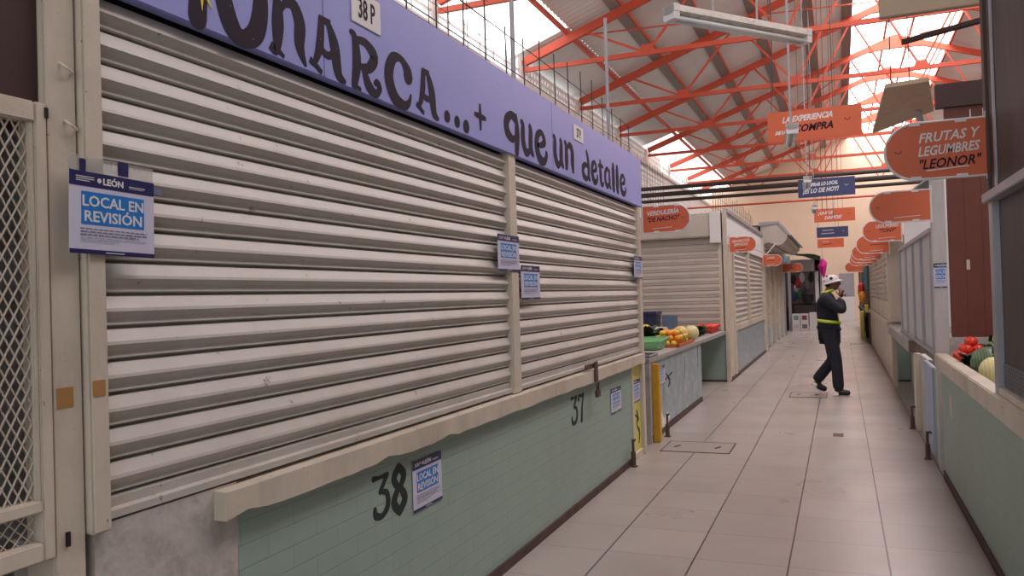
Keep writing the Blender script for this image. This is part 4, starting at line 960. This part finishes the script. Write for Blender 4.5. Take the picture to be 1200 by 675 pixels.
# ------------------------------------------------------------------ hanging and projecting signs
def pill_pts(x0, x1, z0, z1, side):   # rounded on the given side
    r = (z1 - z0) / 2; zc = (z0 + z1) / 2; P_ = []
    if side > 0:
        P_ = [(x0, z0), (x1 - r, z0)] + [(x1 - r + r * math.cos(a), zc + r * math.sin(a)) for a in [-PI / 2 + k * PI / 14 for k in range(1, 14)]] + [(x1 - r, z1), (x0, z1)]
    else:
        P_ = [(x1, z1), (x0 + r, z1)] + [(x0 + r + r * math.cos(a), zc + r * math.sin(a)) for a in [PI / 2 + k * PI / 14 for k in range(1, 14)]] + [(x0 + r, z0), (x1, z0)]
    return P_
UX, NYm = (1, 0, 0), (0, -1, 0)
def face_icon(cx, cz, sc):
    g = [disc(cx - sc * .55, cz + sc * .15, sc * .16), disc(cx + sc * .55, cz + sc * .15, sc * .16)]
    g.append(stroke([(cx - sc * .35, cz - sc * .05, sc * .1), (cx, cz - sc * .28, sc * .16), (cx + sc * .35, cz - sc * .05, sc * .1)]))
    return g
def proj_sign(x0, x1, y, z0, z1, side, lines, label, under=True):
    t = thing('round_end_sign', label, 'sign', ((x0 + x1) / 2, y, z0), 'round ended orange stall signs')
    P_ = pill_pts(x0, x1, z0, z1, side)
    MB().prism(P_, 'y', y - .006, y + .006).build('sign_panel', ORSIGN, t)
    zc = (z0 + z1) / 2; q = 1.035
    MB().tube([(x, y, z) for x, z in P_], .0085, 6, True).build('tube_frame', WHITE, t)
    for fx in (.3, .75):
        xx = x0 + (x1 - x0) * fx
        MB().box(xx - .025, xx + .025, y - .009, y + .009, z1 - .014, z1 + .004).box(xx - .025, xx + .025, y - .009, y + .009, z0 - .004, z0 + .014).build('clip', WHITE, t)
    h = z1 - z0; gw = []; gk = []
    cx = (x0 + x1) / 2 + (-.03 if side > 0 else .055)
    n = len(lines); zl = z0 + h * .72
    for k, (txt, col) in enumerate(lines):
        sz = h * .235
        V, F = text_geo(txt, sz, shear=.25, bold=.0012, align='CENTER', sx=.9)
        w = max(a for a, b in V) - min(a for a, b in V); lim = (x1 - x0) * (.68 if side > 0 else .6); f = min(1, lim / w)
        (gw if col == 'w' else gk).append(([(a * f + cx, b + z0 + h * (.66 - .235 * k) + a * .04) for a, b in V], F))
    if under: gw.append(([(cx - .1, z0 + h * .13), (cx + .09, z0 + h * .17), (cx + .09, z0 + h * .19), (cx - .1, z0 + h * .15)], [(0, 1, 2, 3)]))
    ix = x0 + .06 if side < 0 else x1 - .06
    if gw: flat(gw, 'white_lettering', WHITE, t, (0, y - .006, 0), UX, UZ, NYm)
    ic = face_icon(ix, zc, .022)
    if gk: flat(gk, 'dark_lettering', INK, t, (0, y - .006, 0), UX, UZ, NYm)
    flat(ic, 'small_emblem', INK, t, (0, y - .006, 0), UX, UZ, NYm)
    xa = x1 if side < 0 else x0
    MB().tube([(xa, y, z0 - .02), (xa, y, z1 + .03)], .01, 6).build('side_bar', WHITE, t)
    return t
proj_sign(-1.74, -1.29, 7.68, 2.085, 2.34, 1, [('VERDULERÍA', 'w'), ('"DE NACHO"', 'k')], 'orange sign reading VERDULERÍA DE NACHO next to the blue board')
proj_sign(-1.74, -1.30, 14.25, 2.17, 2.43, 1, [('ABARROTES', 'w'), ('SERVICIO', 'w'), ('~~~~~', 'k')], 'orange sign beside the two front shutters on the left')
l3 = proj_sign(-1.74, -1.30, 20.7, 2.1, 2.37, 1, [('LOCAL', 'w'), ('~~~~~', 'k')], 'orange sign below the rounded hood on the left')
proj_sign(-1.72, -1.1, 27.5, 2.07, 2.34, 1, [('~ ~ ~ ~', 'w'), ('~~~~~', 'k')], 'orange sign past the rounded hood, fourth down the left side')
proj_sign(-1.72, -1.0, 33.9, 2.06, 2.36, 1, [('~ ~ ~', 'w')], 'orange sign farthest down the left side') if False else None
proj_sign(.235, .695, 4.585, 2.04, 2.325, -1, [('FRUTAS Y', 'w'), ('LEGUMBRES', 'w'), ('"LEONOR"', 'k')], 'large nearest orange sign reading FRUTAS Y LEGUMBRES LEONOR')
proj_sign(.245, .70, 7.35, 2.03, 2.28, -1, [], 'nearly blank orange sign on the pale right post')
proj_sign(.28, .72, 11.05, 2.07, 2.33, -1, [('LEGUMBRES', 'w'), ('"TONY"', 'k')], 'orange sign reading TONY, third down the right side')
proj_sign(.25, .72, 13.8, 2.03, 2.31, -1, [('BERNA', 'w'), ('~~~~~~', 'k')], 'orange sign fourth down the right side at the cream pillar')
for i, y_ in enumerate((16.6, 18.6, 21.0)):
    proj_sign(.22, .72, y_, 2.03, 2.3, -1, [('~~~~~', 'w')], 'orange sign %s down the right side, partly hidden by nearer ones' % ('fifth', 'sixth', 'seventh')[i])
proj_sign(.15, .72, 27.5, 2.0, 2.3, -1, [('~~~~', 'k')], 'orange sign farthest down the right side')

def hang_sign(x0, x1, y, z0, z1, m, lines, label, topz):
    t = thing('hanging_sign', label, 'sign', ((x0 + x1) / 2, y, z0), 'rectangular signs hung over the aisle')
    MB().box(x0, x1, y - .006, y + .006, z0, z1).build('sign_panel', m, t)
    g = {'w': [], 'k': []}; h = z1 - z0
    for (txt, col, fx, fz, sz, lim) in lines:
        V, F = text_geo(txt, h * sz, shear=.3, bold=.004, sx=.92)
        w = max(a for a, b in V) - min(a for a, b in V); f = min(1, lim * (x1 - x0) / w)
        g[col].append(([(a * f + x0 + (x1 - x0) * fx, b + z0 + h * fz + a * .03) for a, b in V], F))
    for col, nm, mm in (('w', 'white_lettering', WHITE), ('k', 'dark_lettering', INK)):
        if g[col]: flat(g[col], nm, mm, t, (0, y - .006, 0), UX, UZ, NYm)
    flat(face_icon(x1 - .15, (z0 + z1) / 2 + .02, .045), 'small_emblem', INK if m is ORSIGN else WHITE, t, (0, y - .006, 0), UX, UZ, NYm)
    for xx in (x0 + .05, x1 - .3): MB().tube([(xx, y, z1), (xx, y, topz)], .004, 5).build('hanging_wire', WIRE, t)
hang_sign(-.735, .285, 10.0, 3.235, 3.59, ORSIGN, [('LA EXPERIENCIA', 'w', .16, .62, .26, .54), ('DE LA', 'w', .08, .25, .14, .14), ('COMPRA', 'k', .28, .28, .32, .42)], 'orange hanging sign reading LA EXPERIENCIA DE LA COMPRA, nearest over the aisle', slope_z(0) - .2)
hang_sign(-.69, .315, 16.4, 3.245, 3.59, NVSIGN, [('COMPRAR LO LOCAL', 'w', .1, .58, .26, .6), ('¡ES LO DE HOY!', 'w', .08, .22, .34, .64)], 'navy hanging sign reading COMPRAR LO LOCAL ES LO DE HOY', slope_z(0) - .2)
hang_sign(-.585, .415, 22.9, 3.26, 3.61, ORSIGN, [('¿QUE LE', 'w', .1, .58, .3, .4), ('DAMOS?', 'w', .25, .2, .34, .48)], 'orange hanging sign reading QUE LE DAMOS, third over the aisle', 6.3)
hang_sign(-.695, .305, 29.7, 3.25, 3.61, NVSIGN, [('~~~~~~', 'w', .18, .6, .3, .4), ('~~~~~~~', 'w', .14, .3, .3, .5)], 'small navy hanging sign, fourth over the aisle', 6.3)
hang_sign(-.815, .185, 35.5, 3.18, 3.54, ORSIGN, [('~~~~', 'w', .2, .6, .3, .4), ('~~~~~~', 'k', .2, .3, .3, .5)], 'small orange hanging sign, farthest over the aisle', 6.3)

# ------------------------------------------------------------------ lamps
def lamp(p, q, label, w=.14, topz=8.6):
    p, q = Vector(p), Vector(q); d = (q - p); L_ = d.length; d.normalize()
    c = (p + q) / 2
    t = thing('fluorescent_lamp', label, 'lamp', tuple(c), 'fluorescent fittings over the aisle')
    side = Vector((-d.y, d.x, 0)); up = Vector((0, 0, 1))
    def P_(a, b, z): return tuple(p + d * a + side * b + up * z)
    V = []; cs = [(-w / 2, .0), (-w / 2 * .8, .05), (w / 2 * .8, .05), (w / 2, .0), (w / 2 * .45, -.015), (-w / 2 * .45, -.015)]
    for a in (0, L_): V += [P_(a, b, z) for b, z in cs]
    MB().quadmesh(V, [(0, 1, 2, 3, 4, 5), (11, 10, 9, 8, 7, 6)] + [(i, (i + 1) % 6, 6 + (i + 1) % 6, 6 + i) for i in range(6)]).build('housing', LAMPM, t)
    for b in (-w * .25, w * .25): MB().tube([P_(.05, b, -.04), P_(L_ - .05, b, -.04)], .016, 8).build('tube', TUBEM, t, smooth=True)
    for a in (0, L_ - .05):
        V = [P_(a + da, b, z) for da in (0, .05) for b, z in ((-w * .45, -.055), (w * .45, -.055), (w * .5, .052), (-w * .5, .052))]
        MB().quadmesh(V, [(0, 1, 2, 3), (7, 6, 5, 4)] + [(i, (i + 1) % 4, 4 + (i + 1) % 4, 4 + i) for i in range(4)]).build('end_cap', WHITE, t)
    for a in (L_ * .3, L_ * .62): MB().tube([P_(a, 0, .05), (P_(a, 0, 0)[0], P_(a, 0, 0)[1], topz)], .008, 6).build('hanger', ALU, t)
lamp((-1.07, 5.77, 3.50), (-.19, 6.85, 3.50), 'large dusty fluorescent fitting hanging nearest the camera', .13, 8.2)
lamp((-.41, 8.9, 3.18), (-.50, 10.1, 3.24), 'fluorescent fitting seen end on in front of the orange experiencia sign', .13)
lamp((-.47, 15.0, 3.42), (-.53, 16.2, 3.44), 'fluorescent fitting seen end on in front of the navy sign', .14)
lamp((-.52, 21.0, 3.5), (-.56, 22.2, 3.5), 'small distant fluorescent fitting just left of the third hanging sign', .14)
for i, (x_, y_) in enumerate(((-.60, 9.0), (-.36, 12.6), (-.3, 18.0), (-.22, 19.0), (-.1, 20))):
    o = MB().tube([(x_, y_, 3.1 if i else 3.6), (x_ + .02, y_, slope_z(x_) - .1)], .006, 5).build('hanging_cable', WIRE)
    tag(o, 'thin cable hanging from the roof over the aisle, %s from the left' % ordn[i], 'cable', 'cables over the aisle')

# ------------------------------------------------------------------ the walking person
def skin_geo(nodes, edges, sub=2):
    me = bpy.data.meshes.new('sk'); names = list(nodes)
    me.from_pydata([nodes[k][0] for k in names], [(names.index(a), names.index(b)) for a, b in edges], [])
    o = bpy.data.objects.new('sk', me); C.objects.link(o)
    sm = o.modifiers.new('s', 'SKIN'); sm.use_smooth_shade = True; sm.branch_smoothing = .3
    for i, k in enumerate(names):
        r = nodes[k][1]; me.skin_vertices[0].data[i].radius = r if isinstance(r, tuple) else (r, r)
    me.skin_vertices[0].data[0].use_root = True
    ss = o.modifiers.new('u', 'SUBSURF'); ss.levels = sub; ss.render_levels = sub
    dg = bpy.context.evaluated_depsgraph_get(); dg.update()
    m2 = bpy.data.meshes.new_from_object(o.evaluated_get(dg))
    V = [tuple(v.co) for v in m2.vertices]; F = [tuple(p.vertices) for p in m2.polygons]
    bpy.data.objects.remove(o); bpy.data.meshes.remove(me); bpy.data.meshes.remove(m2)
    return V, F
def remesh(geos, vox, name, m, parent, smooth_it=4):
    mb = MB()
    for V, F in geos: mb.quadmesh(V, F)
    me = bpy.data.meshes.new('rm'); me.from_pydata(mb.v, [], mb.f)
    o = bpy.data.objects.new('rm', me); C.objects.link(o)
    r = o.modifiers.new('r', 'REMESH'); r.mode = 'VOXEL'; r.voxel_size = vox; r.use_smooth_shade = True
    if smooth_it:
        q = o.modifiers.new('q', 'SMOOTH'); q.iterations = smooth_it; q.factor = .5
    dg = bpy.context.evaluated_depsgraph_get(); dg.update()
    m2 = bpy.data.meshes.new_from_object(o.evaluated_get(dg)); bpy.data.objects.remove(o)
    m2.name = name; m2.transform(Matrix.Translation(-Vector(root_loc(parent))))
    for p in m2.polygons: p.use_smooth = True
    m2.materials.clear(); m2.materials.append(m)
    ob_ = bpy.data.objects.new(name, m2); C.objects.link(ob_); ob_.parent = parent
    return ob_
PX, PY = -.16, 12.3
def P3(x, y, z): return (PX + x, PY + y, z)
per = thing('person', 'person in dark navy work clothes and white hat walking right, hands at the face', 'person', (PX, PY, 0))
HJ = {  # joints, relative to PX; facing +x; near side = -y
 'pelvis': ((0, 0, .93), (.12, .14)), 'waist': ((-.015, 0, 1.08), (.105, .13)), 'chest': ((-.035, 0, 1.26), (.125, .16)), 'upchest': ((-.03, 0, 1.37), (.10, .13)), 'neck': ((-.005, 0, 1.46), .055),
 'skull': ((.035, 0, 1.54), .06),
}
def limb(pre, y, sh, el, wr, hip, kn, an):
    return {pre + 'sh': (sh, .062), pre + 'el': (el, .043), pre + 'wr': (wr, .028), pre + 'hip': (hip, .09), pre + 'kn': (kn, .058), pre + 'an': (an, .04)}
near = limb('n', -1, (-.04, -.19, 1.365), (.17, -.22, 1.17), (.14, -.10, 1.385), (-.01, -.09, .88), (.075, -.10, .50), (.09, -.10, .10))
far = limb('f', 1, (-.02, .19, 1.365), (.19, .20, 1.16), (.165, .06, 1.36), (.0, .09, .88), (.03, .10, .49), (-.20, .10, .20))
J = dict(HJ); J.update(near); J.update(far)
foot = {'nheel': ((.05, -.10, .05), .03), 'ntoe': ((.19, -.10, .035), .02), 'fheel': ((-.225, .10, .15), .03), 'ftoe': ((-.12, .10, .055), .02)}
J.update(foot)
nodes = {k: (P3(*v[0]), v[1]) for k, v in J.items()}
E_ = [('pelvis', 'waist'), ('waist', 'chest'), ('chest', 'upchest'), ('upchest', 'neck'), ('neck', 'skull')]
for p_ in 'nf': E_ += [('upchest', p_ + 'sh'), (p_ + 'sh', p_ + 'el'), (p_ + 'el', p_ + 'wr'), ('pelvis', p_ + 'hip'), (p_ + 'hip', p_ + 'kn'), (p_ + 'kn', p_ + 'an'), (p_ + 'an', p_ + 'heel'), (p_ + 'an', p_ + 'toe')]
geos = [skin_geo(nodes, E_)]
# head with face features
hd_ = MB(); hc = P3(.055, 0, 1.585)
hd_.ball(hc, .1, .93, .74, 1.12, 20, 14)
hd_.ball((hc[0] + .03, hc[1], hc[2] - .065), .055, 1, .85, .8)           # jaw, chin
hd_.ball((hc[0] + .098, hc[1], hc[2] - .015), .017, 1.1, .8, 1.4)        # nose
hd_.ball((hc[0] + .085, hc[1], hc[2] + .022), .03, .45, 1.9, .5)         # brow
hd_.ball((hc[0] + .078, hc[1], hc[2] - .053), .022, .6, 1.4, .45)        # lips
for sg in (-1, 1): hd_.ball((hc[0] - .01, hc[1] + sg * .077, hc[2] - .01), .027, .6, .3, 1.1)
geos.append((hd_.v, hd_.f))
def hand(wr, dirv, palmn, r=1.0):
    """five unequal bent fingers curling, thumb from the side of the palm"""
    d = Vector(dirv).normalized(); n = Vector(palmn).normalized(); sd = d.cross(n).normalized(); w = Vector(wr); out = []
    out.append(skin_geo({'a': (tuple(w), (.026, .019)), 'b': (tuple(w + d * .045), (.038, .016)), 'c': (tuple(w + d * .085), (.037, .014))}, [('a', 'b'), ('b', 'c')], 1))
    for k, ln in enumerate((.062, .075, .08, .07)):
        b0 = w + d * .078 + sd * (.03 - .02 * k) * -1
        P_ = [b0, b0 + (d + n * .35).normalized() * ln * .42, b0 + (d + n * .35).normalized() * ln * .42 + (d * .5 + n).normalized() * ln * .33,
              b0 + (d + n * .35).normalized() * ln * .42 + (d * .5 + n).normalized() * ln * .33 + (n - d * .3).normalized() * ln * .25]
        out.append(skin_geo({str(i): (tuple(p), .0088 - .0007 * i) for i, p in enumerate(P_)}, [('0', '1'), ('1', '2'), ('2', '3')], 1))
    b0 = w + d * .03 - sd * .0 + sd * .03
    P_ = [b0, b0 + (sd + d * .8 + n * .3).normalized() * .035, b0 + (sd + d * .8 + n * .3).normalized() * .035 + (d + n * .8).normalized() * .03]
    out.append(skin_geo({str(i): (tuple(p), .0105 - .001 * i) for i, p in enumerate(P_)}, [('0', '1'), ('1', '2')], 1))
    return out
geos += hand(P3(.14, -.095, 1.39), (.25, .25, 1), (.1, 1, .1)); geos += hand(P3(.165, .055, 1.365), (.1, -.2, 1), (-.2, -1, .1))
remesh(geos, .0075, 'body', SKIN, per, 2)
ew = MB()
for sg in (-1, 1): ew.ball((hc[0] + .083, hc[1] + sg * .03, hc[2] + .003), .0115, 1, 1, 1, 8, 6)
ew.build('eyes', BLACK, per, smooth=True)
# jacket
jk = {k: (nodes[k][0], tuple(a * 1.0 + .024 for a in (nodes[k][1] if isinstance(nodes[k][1], tuple) else (nodes[k][1],) * 2))) for k in ('waist', 'chest', 'upchest', 'nsh', 'nel', 'nwr', 'fsh', 'fel', 'fwr')}
jk['hem'] = (P3(-.01, 0, .95), (.145, .17)); jk['hem2'] = (P3(-.035, 0, .86), (.14, .165)); jk['collar'] = (P3(-.015, 0, 1.445), (.078, .082))
for p_ in 'nf':
    w_ = Vector(jk[p_ + 'wr'][0]); e_ = Vector(jk[p_ + 'el'][0]); jk[p_ + 'wr'] = (tuple(w_ + (e_ - w_) * .08), (.043, .043)); jk[p_ + 'el'] = (jk[p_ + 'el'][0], (.064, .064)); jk[p_ + 'sh'] = (jk[p_ + 'sh'][0], (.085, .085))
jk = {k: jk[k] for k in ('waist', 'hem', 'hem2', 'chest', 'upchest', 'collar', 'nsh', 'nel', 'nwr', 'fsh', 'fel', 'fwr')}
V1 = skin_geo(jk, [('waist', 'hem'), ('hem', 'hem2'), ('waist', 'chest'), ('chest', 'upchest'), ('upchest', 'collar'), ('upchest', 'nsh'), ('nsh', 'nel'), ('nel', 'nwr'), ('upchest', 'fsh'), ('fsh', 'fel'), ('fel', 'fwr')])
remesh([V1], .012, 'jacket', NAVYC, per, 2)
tr_ = {'pelvis': (nodes['pelvis'][0], (.145, .165))}
for p_ in 'nf':
    tr_[p_ + 'hip'] = (nodes[p_ + 'hip'][0], .112)
    h_, k_ = Vector(nodes[p_ + 'hip'][0]), Vector(nodes[p_ + 'kn'][0]); tr_[p_ + 'th'] = (tuple((h_ + k_) / 2), .1)
    tr_[p_ + 'kn'] = (nodes[p_ + 'kn'][0], .082)
    a_ = Vector(nodes[p_ + 'an'][0]); tr_[p_ + 'an'] = (tuple(a_ - (k_ - a_) * .10), .084)
V2 = skin_geo(tr_, [('pelvis', 'nhip'), ('nhip', 'nth'), ('nth', 'nkn'), ('nkn', 'nan'), ('pelvis', 'fhip'), ('fhip', 'fth'), ('fth', 'fkn'), ('fkn', 'fan')])
remesh([V2], .012, 'trousers', NAVYC, per, 2)
for p_ in 'nf':
    hl, to = Vector(nodes[p_ + 'heel'][0]), Vector(nodes[p_ + 'toe'][0]); an = Vector(nodes[p_ + 'an'][0])
    g_ = skin_geo({'a': (tuple(hl + Vector((-.025, 0, .012))), (.066, .06)), 'm': (tuple((hl + to) / 2 + Vector((0, 0, .012))), (.062, .05)), 'b': (tuple(to + Vector((.055, 0, .004))), (.064, .042)), 'c': (tuple(an), (.07, .07))}, [('a', 'm'), ('m', 'b'), ('a', 'c')])
    sh = remesh([g_], .008, 'shoe', BLACK, per, 2)
    d = (to - hl).normalized(); upv = Vector((0, 0, 1)) if p_ == 'n' else Vector((-d.z, 0, d.x))
    M_ = Matrix.Translation((hl + to) / 2 + Vector((.0, 0, 0)) - upv * .036) @ Matrix.Rotation(-math.atan2(d.z, d.x), 4, 'Y')
    sole = MB().box(-.125, .135, -.038, .038, -.008, .008, M_ if p_ == 'f' else Matrix.Translation(((hl.x + to.x) / 2 + .005, hl.y, .008))).build('sole', WHITE, sh, .006)
for p_ in 'nf':
    an = Vector(nodes[p_ + 'an'][0]); kn = Vector(nodes[p_ + 'kn'][0])
    MB().tube([tuple(an - Vector((0, 0, .03))), tuple(an), tuple(an + (kn - an) * .25)], [.055, .058, .06], 10).build('sock', BLACK, per, smooth=True)
# reflective belt, braces and collar
def ring(cx, cz, rx, ry, h, tilt, name):
    mb = MB(); V = []; n = 28
    for i in range(n):
        a = 2 * PI * i / n; ca, sa = math.cos(a), math.sin(a)
        for rr, dz in ((1, -h / 2), (1, h / 2)):
            V.append(P3(cx + rx * ca, ry * sa, cz + dz + tilt * ca))
    F = [(2 * i, 2 * ((i + 1) % n), 2 * ((i + 1) % n) + 1, 2 * i + 1) for i in range(n)]
    o = mb.quadmesh(V, F).build(name, HIVIS, per, smooth=True)
    md = o.modifiers.new('t', 'SOLIDIFY'); md.thickness = .006; md.offset = 1
    return o
ring(-.01, 1.04, .155, .182, .045, -.02, 'reflective_belt')
ring(-.012, 1.462, .083, .088, .035, .02, 'reflective_collar')
for sg in (-1, 1):
    mb = MB(); pts = [(.128, sg * .12, 1.04), (.118, sg * .13, 1.14), (.122, sg * .125, 1.24), (.105, sg * .125, 1.31)]
    V = []
    for (x, y, z) in pts: V += [P3(x, y - .022, z), P3(x, y + .022, z)]
    o = mb.quadmesh(V, [(2 * i, 2 * i + 1, 2 * i + 3, 2 * i + 2) for i in range(3)]).build('reflective_brace', HIVIS, per, smooth=True)
    md = o.modifiers.new('t', 'SOLIDIFY'); md.thickness = .008
# hat: soft crown with a sloping brim, dark badges
cc = P3(.03, 0, 1.628); n = 24
TM = Matrix.Translation(cc) @ Matrix.Rotation(-.24, 4, 'Y')
V = []
for t_, rr in [(0, 1.0), (.3, .97), (.6, .86), (.85, .6), (1, .02)]:
    for j in range(n):
        a = 2 * PI * j / n; V.append(tuple(TM @ Vector((.112 * rr * math.cos(a), .098 * rr * math.sin(a), .098 * t_ - .03))))
F = [(i * n + j, i * n + (j + 1) % n, (i + 1) * n + (j + 1) % n, (i + 1) * n + j) for i in range(4) for j in range(n)]
hat = MB().quadmesh(V, F).build('hat', CAPM, per, smooth=True)
V = []
for j in range(n):
    a = 2 * PI * j / n; ca, sa = math.cos(a), math.sin(a); ext = .016 + .035 * max(0, ca) + .012 * max(0, -ca)
    V += [tuple(TM @ Vector((.110 * ca, .096 * sa, -.025))), tuple(TM @ Vector(((.112 + ext) * ca, .115 * sa, -.05)))]
o = MB().quadmesh(V, [(2 * j, 2 * ((j + 1) % n), 2 * ((j + 1) % n) + 1, 2 * j + 1) for j in range(n)]).build('brim', CAPM, hat, smooth=True)
md = o.modifiers.new('t', 'SOLIDIFY'); md.thickness = .005
for q_ in ((.015, -.09, .012, .022), (-.075, -.06, .0, .014), (-.03, -.055, .055, .014)):
    MB().ball(tuple(TM @ Vector(q_[:3])), q_[3], 1, .5, 1).build('badge', BLACK, hat, smooth=True)
ha = MB().ball((hc[0] - .035, hc[1], hc[2] - .0), .088, .8, .86, .95).build('hair', BLACK, per, smooth=True)
o = MB().box(PX + .158, PX + .178, PY - .05, PY + .0, 1.40, 1.50).build('handheld_radio', BLACK, None, .004); tag(o, 'small black device held in the hands of the walking person', 'device')

# ------------------------------------------------------------------ light, world, camera
w = bpy.data.worlds.new('World'); scene.world = w; w.use_nodes = True
bg = w.node_tree.nodes['Background']; bg.inputs['Color'].default_value = (.93, .96, 1.0, 1); bg.inputs['Strength'].default_value = 1.25

cam = bpy.data.cameras.new('camera'); co = bpy.data.objects.new('camera', cam); C.objects.link(co)
cam.sensor_width = 36; cam.lens = 36 * 950 / 1200; cam.clip_end = 200; cam.clip_start = .05
Yc = Vector((385, .5, 950)).normalized(); d = Vector((1, -.03, 0))
nrm = Yc.cross(d).normalized()
if nrm.y > 0: nrm = -nrm
Xc = Yc.cross(nrm).normalized()
if Xc.x < 0: Xc = -Xc
# columns of camera matrix: camera x, y(up), z(back) expressed in the world
right = Vector((Xc.x, Yc.x, nrm.x)); down = Vector((Xc.y, Yc.y, nrm.y)); fwd = Vector((Xc.z, Yc.z, nrm.z))
Mx = Matrix((right, -down, -fwd)).transposed().to_4x4(); Mx.translation = (0, 0, 1.5)
co.matrix_world = Mx
scene.camera = co
scene.view_settings.view_transform = 'Standard'; scene.view_settings.look = 'None'
scene.view_settings.gamma = 1; scene.view_settings.use_curve_mapping = False
scene.view_settings.exposure = 0.22
